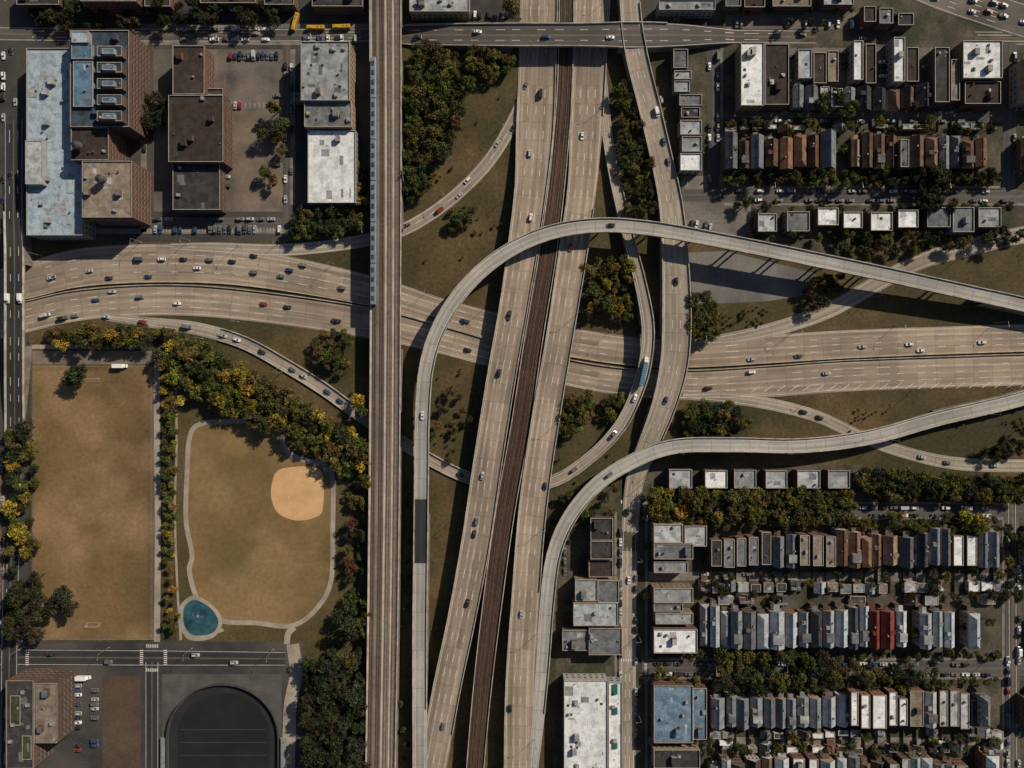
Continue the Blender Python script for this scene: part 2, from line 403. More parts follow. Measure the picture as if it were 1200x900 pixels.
for x in (197,327):
    mb=MB()
    for i in range(5): mb.box(0,0-0,.1+i*.5,.5+i*.5,4-i*.7,26,0)
    p=W(x+(-1 if x<250 else 1)*1,890); mb.obj('bleachers',[M_metal],(p.x+(-2 if x<250 else 2),p.y,0))
# ------------------------------------------------------------ roads
i55w=ribbon('freeway_westbound',[(-160,380,0,42),(-60,352,0,42),(32,329,0,42),(100,313,0,45),(200,308.5,0,45),(300,315,0,43),(435,341,0,35),(520,366,0,31),(620,391.5,0,33),(720,409,0,34),(810,414,0,33),(1000,403,0,33),(1200,396,0,32),(1400,390,0,32)],M_conc,4,layer=.10,par=(None,ALW),edge=(2,4))
i55e=ribbon('freeway_eastbound',[(-160,425,0,36),(-60,395,0,36),(32,371,0,36),(100,357,0,36),(200,351.5,0,36),(300,359,0,36),(435,379,0,36),(520,399,0,32),(620,426,0,30),(720,446,0,32),(810,451,0,35),(900,447,0,37),(1000,440,0,37),(1200,433,0,37),(1400,427,0,37)],M_conc,4,layer=.12,par=(ALW,None),edge=(4,2))
rSW=ribbon('freeway_ramp',[(120,371,0,8),(175,378,0,12),(230,385,0,15),(285,401,0,15),(335,428,0,15),(380,456,0,15),(430,492,0,14),(500,536,0,14),(550,560,0,14),(600,570,0,14),(650,563,0.3,14),(695,533,2,14),(728,497,4,15),(748,455,6,15),(757,420,7,15),(759,380,7,15),(750,330,6.5,14),(736,275,4.5,13),(722,215,2.5,13),(712,160,1,12),(706,100,0.1,12),(700,60,0,12)],M_ramp,1,deck=1.1,layer=.16,par=([(.12,.9)],[(.12,.86)]),solid=lambda x,y:not(385<y<475),sh=1.6)
rNW=ribbon('freeway_ramp',[(625,60,0,13),(619,100,0,14),(600,145,0,15),(572,190,0,15),(535,228,0,15),(500,254,0,15),(470,270,0,15),(430,281,0,15),(380,289,0,14),(320,293,0,14),(250,290,0,12),(200,289,0,8)],M_ramp,2,layer=.14,sh=.8)
rNE=ribbon('freeway_ramp',[(1320,255,0,20),(1200,275,0,20),(1140,289,0,20),(1080,306,0,19),(1030,331,0,19),(975,362,0,18),(920,382,0,17),(860,396,0,14),(800,401,0,8)],M_ramp,1,layer=.14,sh=1.5)
rSE=ribbon('freeway_ramp',[(800,464,0,8),(850,466,0,13),(905,474,0,14),(960,489,0,14),(1010,512,0,14),(1060,530,0,14),(1120,543,0,15),(1200,546,0,15),(1320,545,0,15)],M_ramp,1,layer=.14,sh=1.3)
rCO=ribbon('freeway',[(1000,-60,0,40),(1080,-18,0,40),(1150,8,0,40),(1240,36,0,40),(1400,80,0,40)],M_lot,6,layer=.16,sh=1)
rHM=MB()
for i in range(34):
    x=880+i*15
    yb=462-(x-880)*.016; a=W(x,yb-3);b=W(x+10,yb-10); 
    rHM.face([(a.x,a.y,.16),(a.x+.5,a.y,.16),(b.x+.5,b.y,.16),(b.x,b.y,.16)])
rHM.obj('gore_hatching',[M_white])
rHM=MB()
for i in range(9):
    y=95+i*9; a=W(627-i*.8,y);b=W(640-i*.8,y-7)
    rHM.face([(a.x,a.y,.21+max(0,(i)*.1)),(a.x+.5,a.y,.21+i*.1),(b.x+.5,b.y,.21+i*.1),(b.x,b.y,.21+i*.1)])
rHM.obj('gore_hatching',[M_white])
top=ribbon('street_overpass',[(-160,38,0,16),(170,41,0,16),(430,41,0,16),(480,41,0.6,24),(540,41,4.5,26),(600,41,7.5,27),(680,41,7.5,27),(745,41,7,30),(800,41,5,26),(850,42,2,18),(900,43,0,16),(1400,46,0,16)],M_asph,4,deck=1.2,layer=.11,par=([(.40,.60)],[(.40,.56)]),solid=lambda x,y:not(598<x<720),twoway=True,sh=.5)
bl=ribbon('street',[(-160,770,0,20),(0,770,0,20),(170,771,0,20),(334,772,0,18)],M_asphd,2,layer=.09,twoway=True,sh=.8)
bl2=ribbon('street',[(178,776,0,16),(178,1000,0,16)],M_asphd,2,layer=.10,twoway=True,sh=.5)
lf=ribbon('street_overpass',[(16,-100,0,22),(16,160,0,22),(16,250,3,22),(17,300,7,22),(17,395,7,22),(17,460,3.5,22),(17,520,0,22),(12,700,0,20),(8,1000,0,20)],M_asphd,4,deck=1.1,layer=.12,par=([(.31,.56)],[(.31,.56)]),solid=lambda x,y:not(300<y<400),twoway=True,sh=.6)
st1=ribbon('street',[(165,262,0,15),(430,262,0,13)],M_asph,2,layer=.07,marks=False)
st2=ribbon('street',[(336,52,0,9),(336,256,0,9)],M_asph,1,layer=.08,marks=False)
s_a=ribbon('street',[(800,229,0,15),(1400,231,0,15)],M_asph,2,layer=.09,sh=2.2,marks=False)
s_b=ribbon('alley',[(840,137,0,12),(1180,138,0,12)],M_asph,1,layer=.07,marks=False)
s_c=ribbon('street',[(835,52,0,14),(836,224,0,13)],M_asph,2,layer=.08,marks=False)
s_d=ribbon('street',[(1184,50,0,15),(1182,225,0,15)],M_asph,2,layer=.075,marks=False)
s_e=ribbon('street',[(754,598,0,12),(1400,600,0,14)],M_asph,2,layer=.09,sh=2,marks=False)
s_f=ribbon('alley',[(760,675,0,10),(1180,677,0,10)],M_side,1,layer=.07,marks=False)
s_g=ribbon('street',[(752,783,0,17),(1400,784,0,17)],M_asph,2,layer=.092,sh=2,marks=False)
s_h=ribbon('alley',[(760,868,0,9),(1180,869,0,9)],M_side,1,layer=.07,marks=False)
s_i=ribbon('street',[(1186,590,0,16),(1188,1000,0,16)],M_asph,2,layer=.08,twoway=True,sh=2)
for (x0,y0,x1,y1) in ((752,588,1176,591),(752,606,1176,609),(752,771,1176,774),(752,793,1176,796),(1174,609,1177,771),(1174,796,1177,1000),(848,218,1172,221),(848,238,1200,241),(756,609,759,771),(756,796,759,1000),(720,600,723,1000),(844,52,847,218)):
    rect('sidewalk',x0,y0,x1,y1,.13,M_side,1)
def DZ(y):
    t=max(0,min(1,(y-90)/230)); t=t*t*(3-2*t); return 7.6*t
def D(l): return [(x,y,DZ(y),w) for x,y,w in l]
solD=lambda x,y:(y<352 or (470<y<545) or y>600)
drL=ribbon('freeway_northbound',D([(634,-120,44),(632,-20,44),(630,70,44),(627,150,44),(622,220,38),(613,290,36),(602,360,34),(588,440,34),(572,540,34),(557,640,34),(540,730,33),(525,800,33),(508,890,34),(485,1010,38)]),M_conc,4,deck=1.2,layer=.12,par=([(.0,.86)],[(.2,.83)]),solid=solD)
drR=ribbon('freeway_southbound',D([(698,-120,42),(695,-20,42),(691,70,40),(687,150,38),(682,220,34),(671,300,34),(655,400,32),(638,500,33),(624,600,33),(616,700,33),(610,800,35),(609,900,37),(609,1010,37)]),M_conc,4,deck=1.2,layer=.12,par=([(.0,.22),(.32,.72)],[(0,1)]),solid=solD)
def rails(name,pts,tracks,mat,ties,rail=M_rail,deck=1.2,solid=None,third=False,tiestep=.75,strips=()):
    r=ribbon(name,pts,mat,1,deck=deck,marks=False,par=(ALW,ALW),solid=solid,step=3)
    mb=MB(); sm=r.sm
    def at(s,o,dz):
        k=min(len(sm)-2,max(0,int(s/r.tot*(len(sm)-1))))
        while k>0 and sm[k][6]>s:k-=1
        while k<len(sm)-2 and sm[k+1][6]<s:k+=1
        a,b=sm[k],sm[k+1];t=(s-a[6])/max(1e-6,b[6]-a[6])
        x=a[0]+(b[0]-a[0])*t;y=a[1]+(b[1]-a[1])*t;z=a[2]+(b[2]-a[2])*t
        tx=a[4]+(b[4]-a[4])*t;ty=a[5]+(b[5]-a[5])*t
        return (x-ty*o,y+tx*o,z+dz),math.atan2(ty,tx)
    def q(k,oo,dz): x,y,z,w,tx,ty,s_=sm[k]; return (x-ty*oo,y+tx*oo,z+dz)
    for ti,o in enumerate(tracks):
        s=1
        while s<r.tot-1:
            p,a=at(s,o,0); mb.box(p[0],p[1],p[2]+.01,p[2]+.16,.3,2.5,0 if ties[ti]==0 else 2,a=a,bot=False); s+=tiestep
        for e in (-.72,.72)+((1.35,) if third else ()):
            for k in range(len(sm)-1):
                mb.face([q(k,o+e-.09,.34),q(k+1,o+e-.09,.34),q(k+1,o+e+.09,.34),q(k,o+e+.09,.34)],1)
                mb.face([q(k,o+e-.09,.16),q(k+1,o+e-.09,.16),q(k+1,o+e-.09,.34),q(k,o+e-.09,.34)],1)
                mb.face([q(k,o+e+.09,.16),q(k+1,o+e+.09,.16),q(k+1,o+e+.09,.34),q(k,o+e+.09,.34)],1)
    for (o,w) in strips:
        for k in range(len(sm)-1):
            mb.face([q(k,o-w/2,.2),q(k+1,o-w/2,.2),q(k+1,o+w/2,.2),q(k,o+w/2,.2)],3)
            for sg in(-1,1): mb.face([q(k,o+sg*w/2,0),q(k+1,o+sg*w/2,0),q(k+1,o+sg*w/2,.2),q(k,o+sg*w/2,.2)],3)
    mb.obj(name+'_tracks',[M_tie,rail,M_tie2,M_walk]); return r,at
rl,at_c=rails('transit_line',[(x,y,max(.1,DZ(y)-.4),w) for x,y,w in [(664,-120,17),(663,70,18),(656,180,19),(643,290,21),(625,400,22),(610,500,23),(592,600,23),(578,700,23),(566,800,22),(557,900,21),(550,1010,21)]],(-2.3,2.3),M_balld,(0,0),solid=solD,third=True)
el,at_e=rails('elevated_railway',[(451,-120,8.5,37),(452,100,8.5,37),(452,300,8.5,36),(451,500,8.5,36),(449,700,8.5,36),(446,900,8.5,35),(445,1010,8.5,35)],(6.4,2.2,-2.2,-6.4),M_ball,(1,1,0,0),solid=lambda x,y:not((25<y<60)or(262<y<405)or(480<y<520)),tiestep=.7,strips=((0,1.1),(4.3,.9),(8.1,.7),(-8.1,.6)))
fro=ribbon('frontage_road',[(733,-120,7,24),(738,0,7,24),(745,60,6.5,26),(762,130,4.5,26),(776,190,3.5,26),(786,240,4,28),(791,300,6,31),(793,370,7,34),(790,425,7,33),(778,475,6.5,29),(760,522,4,25),(745,560,1.8,22),(739,610,0,20),(736,700,0,20),(735,900,0,20),(735,1010,0,20)],M_ramp,3,deck=1.1,layer=.13,par=([(.1,.55)],[(.1,.55)]),solid=lambda x,y:not(388<y<475),sh=1.3)
swp=ribbon('curved_ramp',[(1330,425,5,17),(1200,466,5,17),(1100,490,6,17),(1020,512,8,17),(940,522,10,17),(860,521,11.5,17),(790,523,12,17),(740,541,11.5,17),(700,567,10.5,17),(668,605,9.5,17),(649,650,8.6,17),(641,710,8,17),(636,780,7.75,16),(630,850,7.68,14),(622,930,7.62,10)],M_fly,1,deck=1.3,layer=.13,par=([(0,.9)],[(0,.74)]),sh=1.5,solid=lambda x,y:(y>640 or x>1100))
ring=ribbon('flyover_ramp',[(1330,388,5,17),(1200,357,8,17),(1150,346,9.5,17),(1050,324,12,17),(950,303,14,17),(850,283,15,17),(765,268,15,17),(700,264,15,17),(640,274,14.8,17),(588,299,14.3,17),(545,337,13.7,17),(515,383,13,17),(500,430,12.2,17),(495,490,11,17),(494,560,10,17),(493,650,9,17),(492,740,8.2,17),(492,830,7.7,17),(492,940,7.66,17),(488,1010,7.66,17)],M_fly,1,deck=1.3,layer=.13,par=([(0,.88)],[(0,1)]),sh=1.5,solid=lambda x,y:(y>600 or x>1160))
ribbon('resurfaced_deck',[(493.5,585,9.72,14.5),(493,620,9.3,14.5),(493,660,8.92,14.5)],M_asphd,1,layer=.2,marks=False)
# ------------------------------------------------------------ vehicles
PAINT=M_paint
VM=[PAINT,M_glass,M_tyre,M_lampw,M_lampr,M_dmetal]
def loft(mb,secs,m=0,mt=None):
    rings=[]
    for x,hw,zt,zb in secs:
        rings.append([(x,-hw,zb),(x,-hw,zt-.14),(x,-hw*.88,zt),(x,hw*.88,zt),(x,hw,zt-.14),(x,hw,zb)])
    for a,b in zip(rings[:-1],rings[1:]):
        for i in range(6): mb.face([a[i],b[i],b[(i+1)%6],a[(i+1)%6]],m)
    mb.face(rings[0],m); mb.face(rings[-1][::-1],m)
def cabin(mb,x0,x1,X0,X1,hw,HW,z0,z1,rm=0):
    B=[(x0,-hw,z0),(x1,-hw,z0),(x1,hw,z0),(x0,hw,z0)];T=[(X0,-HW,z1),(X1,-HW,z1),(X1,HW,z1),(X0,HW,z1)]
    for i in range(4): mb.face([B[i],B[(i+1)%4],T[(i+1)%4],T[i]],1)
    for i in range(4): mb.tube(B[i],T[i],.06,.06,4,0)
    for sgn in (-1,1):
        mx=(x0+x1)/2; MX=(X0+X1)/2; mb.tube((mx,sgn*hw,z0),(MX,sgn*HW,z1),.06,.06,4,0)
    mb.box((X0+X1)/2,0,z1-.01,z1+.04,(X1-X0)*.98,HW*1.95,rm,bot=True)
def wheels(mb,xs,hw,r=.33):
    for x in xs:
        for sg in (-1,1):
            mb.tube((x,sg*(hw-.2),r),(x,sg*(hw+.03),r),r,r,10,2)
            mb.face([(x+math.cos(i*.785)*r*.55,sg*(hw+.035),r+math.sin(i*.785)*r*.55) for i in range(8)],3)
def lights(mb,L,hw,z=.62):
    for sg in (-1,1):
        mb.box(L-.12,sg*hw*.7,z,z+.14,.2,.35,3); mb.box(-L+.06,sg*hw*.78,z+.05,z+.22,.14,.3,4)
        mb.box(.75,sg*(hw+.1),.95,1.07,.14,.18,0)
def v_sedan():
    mb=MB(); loft(mb,[(-2.3,.68,.74,.36),(-2.15,.84,.95,.25),(-1.4,.9,1.0,.2),(-.2,.92,.96,.2),(.95,.92,.93,.2),(1.8,.87,.8,.22),(2.15,.76,.68,.28),(2.28,.6,.56,.38)])
    cabin(mb,-1.75,1.0,-1.15,.25,.83,.64,.95,1.42); wheels(mb,(-1.4,1.4),.9); lights(mb,2.2,.85,.58); return mb.mesh('car',VM)
def v_suv():
    mb=MB(); loft(mb,[(-2.3,.78,.95,.4),(-2.2,.9,1.1,.3),(-.2,.95,1.08,.25),(1.0,.95,1.05,.25),(1.95,.9,.98,.28),(2.25,.78,.8,.35)])
    cabin(mb,-2.15,1.05,-1.9,.45,.88,.72,1.08,1.72); wheels(mb,(-1.4,1.4),.94,.37); lights(mb,2.2,.88,.75)
    for s in(-1,1): mb.tube((-1.7,s*.62,1.8),(.2,s*.62,1.8),.03,.03,4,5)
    return mb.mesh('suv',VM)
def v_pick():
    mb=MB(); loft(mb,[(-2.7,.88,.95,.4),(-2.6,.95,1.02,.35),(-.6,.96,1.02,.3),(1.2,.96,1.08,.3),(2.4,.9,1.0,.32),(2.7,.78,.85,.4)])
    cabin(mb,-.8,1.3,-.6,.75,.88,.72,1.06,1.75); mb.box(-1.75,0,1.0,1.06,1.7,1.5,5)
    wheels(mb,(-1.7,1.75),.95,.4); lights(mb,2.62,.88,.7); return mb.mesh('pickup_truck',VM)
def v_van():
    mb=MB(); loft(mb,[(-2.8,.95,2.1,.4),(-2.7,1.0,2.3,.35),(.9,1.0,2.3,.3),(1.5,.98,1.9,.3)])
    loft(mb,[(1.5,.98,1.3,.3),(2.5,.92,1.1,.3),(2.75,.8,.9,.4)]); cabin(mb,1.45,2.1,1.4,1.55,.93,.85,1.28,1.95)
    wheels(mb,(-1.8,1.8),1.0,.37); lights(mb,2.7,.9,.7); return mb.mesh('delivery_van',VM)
def v_semi():
    mb=MB()
    loft(mb,[(5.6,1.2,3.2,.9),(6.4,1.22,3.4,.8),(7.4,1.2,3.1,.7),(7.7,1.15,1.9,.7),(8.7,1.05,1.6,.7),(8.9,.95,1.4,.8)],3)
    mb.face([(7.44,-1,3.0),(7.44,1,3.0),(7.74,1,1.95),(7.74,-1,1.95)],1)
    mb.box(-1.3,0,1.25,4.0,12.8,2.55,0); mb.box(-1.3,0,4.004,4.06,12.5,2.3,0)
    mb.box(0,0,.95,1.24,15,.9,5)
    for i in range(9): mb.box(-7+i*1.42,0,4.064,4.09,.06,2.4,3)
    wheels(mb,(-6.5,-5.3,4.6,5.8,8.0),1.2,.5); lights(mb,8.85,1.0,1.0); return mb.mesh('semi_truck',VM)
def v_box():
    mb=MB(); loft(mb,[(1.9,1.0,2.2,.6),(2.6,1.0,2.2,.5),(3.0,.98,1.4,.5),(3.8,.9,1.2,.5)])
    mb.face([(2.62,-.85,2.1),(2.62,.85,2.1),(3.02,.85,1.42),(3.02,-.85,1.42)],1)
    mb.box(-1.2,0,.9,3.2,6,2.3,0); wheels(mb,(-2.7,2.7),1.05,.45); lights(mb,3.7,.9,.8); return mb.mesh('box_truck',VM)
def v_bus():
    mb=MB(); loft(mb,[(-6,1.2,2.9,.4),(-5.9,1.25,3.05,.35),(5.8,1.25,3.05,.35),(6.05,1.2,2.7,.4)])
    for s in(-1,1):
        for i in range(8): mb.box(-5+i*1.35,s*1.26,1.5,2.4,1.15,.04,1)
    mb.box(6.04,0,1.3,2.6,.06,2.1,1); mb.box(-3.5,0,3.055,3.3,2.4,1.7,0); mb.box(1.5,0,3.055,3.2,.8,.8,5); mb.box(4,0,3.055,3.2,.8,.8,5)
    wheels(mb,(-3.8,3.8),1.22,.48); lights(mb,6,1.1,.7); return mb.mesh('bus',VM)
VE={'car':v_sedan(),'suv':v_suv(),'pickup_truck':v_pick(),'delivery_van':v_van(),'semi_truck':v_semi(),'box_truck':v_box(),'bus':v_bus()}
CC=[(.7,.7,.69)]*5+[(.38,.39,.40)]*6+[(.13,.135,.14)]*7+[(.02,.02,.022)]*10+[(.03,.05,.12)]*2+[(.22,.02,.018),(.05,.07,.09),(.05,.06,.07),(.22,.18,.13)]
def pick():
    r=R.random(); return 'car' if r<.55 else 'suv' if r<.88 else 'pickup_truck' if r<.95 else 'delivery_van'
OCC=[]
def on(road,px,py,kind=None,col=None,rev=False):
    best=None
    for q in road.sm:
        w=W(px,py,q[2]); d=(w.x-q[0])**2+(w.y-q[1])**2
        if best is None or d<best[0]: best=(d,q,w)
    d,q,w=best
    o=(w.x-q[0])*(-q[5])+(w.y-q[1])*q[4]
    lw=(q[3]-2*road.sh)/road.lanes; n=road.lanes
    i=max(0,min(n-1,int((o+(q[3]-2*road.sh)/2)//lw))); o=-(q[3]-2*road.sh)/2+(i+.5)*lw+R.uniform(-.2,.2)
    al=(w.x-q[0])*q[4]+(w.y-q[1])*q[5]
    x=q[0]-q[5]*o+q[4]*al;y=q[1]+q[4]*o+q[5]*al
    if any((x-a)**2+(y-b)**2<(6.0)**2 and abs(q[2]-c)<2 for a,b,c in OCC): return
    OCC.append((x,y,q[2]))
    k=kind or pick()
    inst(k,VE[k],(x,y,q[2]+.03),math.atan2(q[5],q[4])+(math.pi if rev else 0),1,col or R.choice(CC))
WHT=(.75,.75,.73);RED=(.25,.025,.018)
for p in [(60,322),(62,333),(128,325),(174,321),(190,304),(162,299),(215,305),(231,318),(246,301),(272,308),(298,295),(297,323),(340,314),(330,320),(356,306),(105,317),(400,341),(411,330),(505,377),(545,377),(880,420),(935,416),(1010,407),(1065,405),(1078,410),(1150,398),(618,385)]: on(i55w,*p,rev=True)
for p in [(55,372),(75,374),(90,378),(113,352),(131,330),(165,352),(208,353),(338,356),(395,373),(505,395),(548,412),(880,432),(968,436),(830,455)]: on(i55e,*p)
on(i55e,310,354,'car',RED)
for p in [(125,372),(168,376),(220,381),(262,393),(278,398),(310,408),(312,414),(345,430),(358,437),(385,458),(402,466),(540,556),(672,548)]: on(rSW,*p)
on(rSW,752,436,'semi_truck',(.06,.16,.25),False); on(rSW,743,466,'car',WHT)
for p in [(707,205),(722,513)]: on(rSW,*p)
for p in [(612,100),(603,150),(582,168),(548,212),(537,228),(514,246),(478,266)]: on(rNW,*p)
for p in [(1000,505),(960,490),(1080,535),(1110,540),(1165,545),(940,487)]: on(rSE,*p)
for p in [(621,255),(586,437),(563,557),(553,625),(555,610),(545,705),(517,850),(600,370),(618,180),(632,110)]: on(drL,*p,rev=True)
for p in [(640,570),(612,720),(683,160),(668,290),(600,830)]: on(drR,*p)
for p in [(777,130),(782,190),(783,165),(771,140),(789,330),(783,470),(735,600),(738,680)]: on(fro,*p)
for p in [(495,487),(716,265)]: on(ring,*p)
for p in [(716,558)]: on(swp,*p,rev=True)
for p in [(560,38),(640,44),(715,42),(490,44),(300,38),(250,44),(940,40),(1010,46)]: on(top,*p)
for p in [(60,768),(128,774),(230,768),(275,775)]: on(bl,*p)
for p in [(12,60),(20,120),(12,350),(22,350),(12,205)]: on(lf,*p)
for i in range(26): 
    x=R.uniform(1060,1200); on(rCO,x,-22+(x-1080)*.37+R.uniform(-14,14),rev=False)
def park(x0,y0,x1,y1,prob=.75,perp=False,pitch=None,z=.12):
    a=W(x0,y0);b=W(x1,y1);L=(b-a).length;d=(b-a)/L
    pitch=pitch or (2.7 if perp else 6.0); n=int(L/pitch)
    for i in range(n):
        if R.random()>prob: continue
        p=a+d*((i+.5)*pitch+R.uniform(-.2,.2)*(0 if perp else 1)); ang=math.atan2(d.y,d.x)+(math.pi/2 if perp else 0)+R.uniform(-.03,.03)
        if R.random()<.5: ang+=math.pi
        k=pick(); inst('parked_'+k,VE[k],(p.x,p.y,z),ang,1,R.choice(CC))
park(180,257,330,257,.75);park(180,269,333,269,.5,True,2.9);park(335,60,335,240,.5);park(342,62,342,240,.45)
park(268,66,330,66,.8,True);park(268,124,300,124,.3,True);park(266,140,266,230,.35,True);park(325,110,325,200,.3,True)
park(210,35,330,35,.5); park(210,47,330,47,.5);park(355,46,425,46,.6,True)
park(170,60,170,250,.4); park(50,262,160,262,.4)
park(727,605,727,895,.65);park(745,612,745,895,.6)
park(765,594,1170,595,.6);park(765,603,1170,604,.6);park(765,777,1170,778,.75);park(765,789,1170,790,.75)
park(1180,612,1180,900,.5);park(1193,612,1193,900,.5)
park(860,224,1170,225,.75);park(870,235,1190,236,.65);park(831,60,831,220,.4);park(841,60,841,215,.5)
park(865,133,1165,133,.35);park(870,142,1165,143,.3);park(772,100,787,190,.5);park(808,262,850,270,.6,True)
park(1188,60,1188,215,.5);park(760,672,1170,674,.2);park(760,25,800,25,.5);park(860,29,1040,29,.3,True)
park(92,800,92,890,.5,True);park(112,800,112,890,.4,True);park(500,18,600,18,.4,True)
park(662,640,662,720,.5);park(929,60,929,120,.4,True);park(988,55,988,95,.4,True);park(1034,60,1034,110,.4,True);park(1084,60,1084,120,.4,True)
park(5,60,5,270,.4);park(4,520,4,740,.5);park(24,530,22,740,.45)
for p,c,a in (((347,27),(.5,.28,.02),1.3),((371,34),(.5,.28,.02),0),((401,33),(.5,.28,.02),.03)):
    w=W(*p,0); inst('school_bus',VE['bus'],(w.x,w.y,.16),a,.85,c)
for p in ((100,793),(850,868),(1100,869),(143,429),(268,12),(180,15)):
    w=W(*p); inst('box_truck',VE['box_truck'],(w.x,w.y,.1),0,1,WHT)
# train
emp=bpy.data.objects.new('passenger_train',None); COL.objects.link(emp)
mb=MB(); TM=[nmat('train_steel',(.22,.28,.34),(.17,.22,.27),.3,2,.12,rough=.45,metal=.3,coord='obj'),M_glass,M_dmetal,nmat('train_roof_rib',(.32,.36,.4),(.26,.3,.34),.4,3,.15,coord='obj')]
loft(mb,[(-11.6,1.35,3.9,.9),(-11.4,1.48,4.15,.8),(11.4,1.48,4.15,.8),(11.6,1.35,3.9,.9)],0)
for s in(-1,1):
    for i in range(12): mb.box(-10+i*1.8,s*1.49,2.2,3.1,1.3,.04,1)
for x in(-8,-2.7,2.7,8): mb.box(x,0,4.154,4.45,2.6,1.5,2)
for i in range(16): mb.box(-11+i*1.46,0,4.158,4.2,.08,2.3,3)
for x in(-8,8): mb.box(x,0,.2,.79,3,2.2,2)
tm=mb.mesh('carriage',TM)
L0=W(439,70,9).y; L1=W(439,358,9).y; n=6; q=(L0-L1)/n
for i in range(n):
    y=L0-(i+.5)*q; s=min(range(len(el.sm)),key=lambda k:abs(el.sm[k][1]-y)); e=el.sm[s]
    o=bpy.data.objects.new('carriage_%d'%(i+1),tm)
    o.location=(e[0]-6.4,y,8.85); o.rotation_euler=(0,0,math.pi/2); COL.objects.link(o); o.parent=emp
# ------------------------------------------------------------ buildings
def windows(mb,x0,x1,y,z0,z1,axis,sgn,wi,tr,sp=3.0,ww=1.2,wh=1.5,fl=3.2):
    L=x1-x0; n=max(1,int(L/sp)); nf=max(1,int((z1-z0)/fl))
    for f in range(nf):
        zc=z0+f*fl+1.0
        if zc+wh>z1-.3: continue
        for i in range(n):
            c=x0+(i+.5)*L/n
            if axis=='x':
                mb.box(c,y+sgn*.03,zc,zc+wh,ww,.06,wi); mb.box(c,y+sgn*.05,zc-.15,zc-.01,ww+.3,.1,tr)
            else:
                mb.box(y+sgn*.03,c,zc,zc+wh,.06,ww,wi); mb.box(y+sgn*.05,c,zc-.15,zc-.01,.1,ww+.3,tr)
def flatb(px0,py0,px1,py1,h,rf,wl=0,name='brick_building',units=None,par=.7,z0=0,sp=3.0,win=True):
    a=W(px0,py1,h+z0);b=W(px1,py0,h+z0); cx,cy=(a.x+b.x)/2,(a.y+b.y)/2; lx,ly=(b.x-a.x)/2,(b.y-a.y)/2
    mb=MB(); t=.3
    mb.box(0,0,z0,z0+h,2*lx,2*ly,0,1)
    for (x,y,sx,sy) in ((0,ly-t/2,2*lx,t),(0,-ly+t/2,2*lx,t),(lx-t/2,0,t,2*ly-2*t),(-lx+t/2,0,t,2*ly-2*t)): mb.box(x,y,z0+h+.004,z0+h+par,sx,sy,0,4)
    if win and z0==0:
        for s in (-1,1):
            windows(mb,-lx+.5,lx-.5,s*ly,0.3,h,'x',s,2,4,sp); windows(mb,-ly+.5,ly-.5,s*lx,.3,h,'y',s,2,4,sp)
        mb.box(0,-ly-.04,0,2.2,1.1,.1,3)
    A=lx*ly*4; k=units if units is not None else max(1,int(A/80))
    for i in range(k):
        x=R.uniform(-lx+1.5,lx-1.5) if lx>2 else 0;y=R.uniform(-ly+1.5,ly-1.5) if ly>2 else 0
        r=R.random(); zt=z0+h
        if r<.35:
            s1=R.uniform(.9,min(2.6,lx*.6));mb.box(x,y,zt+.2,zt+R.uniform(.9,1.5),s1,s1*R.uniform(.7,1.3),5); mb.box(x,y,zt+.003,zt+.2,s1*.7,s1*.7,4); mb.cyl(x,y,zt+1.5,zt+1.56,s1*.3,n=10,m=4)
        elif r<.55: mb.cyl(x,y,zt,zt+.7,.25,n=8,m=5)
        elif r<.7: mb.box(x,y,zt,zt+.35,1.3,1.3,4,2)
        elif r<.85: mb.tube((x,y,zt+.2),(x+R.uniform(-3,3) if lx>5 else x,y+.5,zt+.2),.12,.12,5,5)
        else: mb.box(x,y,zt,zt+1.3,.6,.9,0)
    if A>150 and z0==0:
        nr=int(A/400)+1
        for i in range(nr):
            if R.random()<.6:
                w_=R.uniform(2,3.5); x=R.uniform(-lx+3,lx-3) if lx>4 else 0; y=R.uniform(-ly+3,ly-3) if ly>4 else 0
                mb.box(x,y,z0+h+.002,z0+h+2.6,w_,w_*1.3,0,6)
    for i in range(max(1,int(A/90))):
        w=R.uniform(.6,min(5,lx*.8));l=R.uniform(.6,min(6,ly*.8));x=R.uniform(-lx+w/2+.4,lx-w/2-.4);y=R.uniform(-ly+l/2+.4,ly-l/2-.4)
        zz=z0+h+.012+i*.006; mb.face([(x-w/2,y-l/2,zz),(x+w/2,y-l/2,zz),(x+w/2,y+l/2,zz),(x-w/2,y+l/2,zz)],R.choice([6,7]))
    alt={'white':('pale','white'),'bluewhite':('pale','bluewhite'),'dark':('dark','grey'),'brown':('brown','dark'),'sblue':('sblue','dark'),'blue':('blue','bluewhite')}.get(rf,('grey','pale'))
    return mb.obj(name,[WL[wl],RF[rf],M_glass,M_door,M_trim,M_metal,RF[alt[0]],RF[alt[1]]],(cx,cy,0))
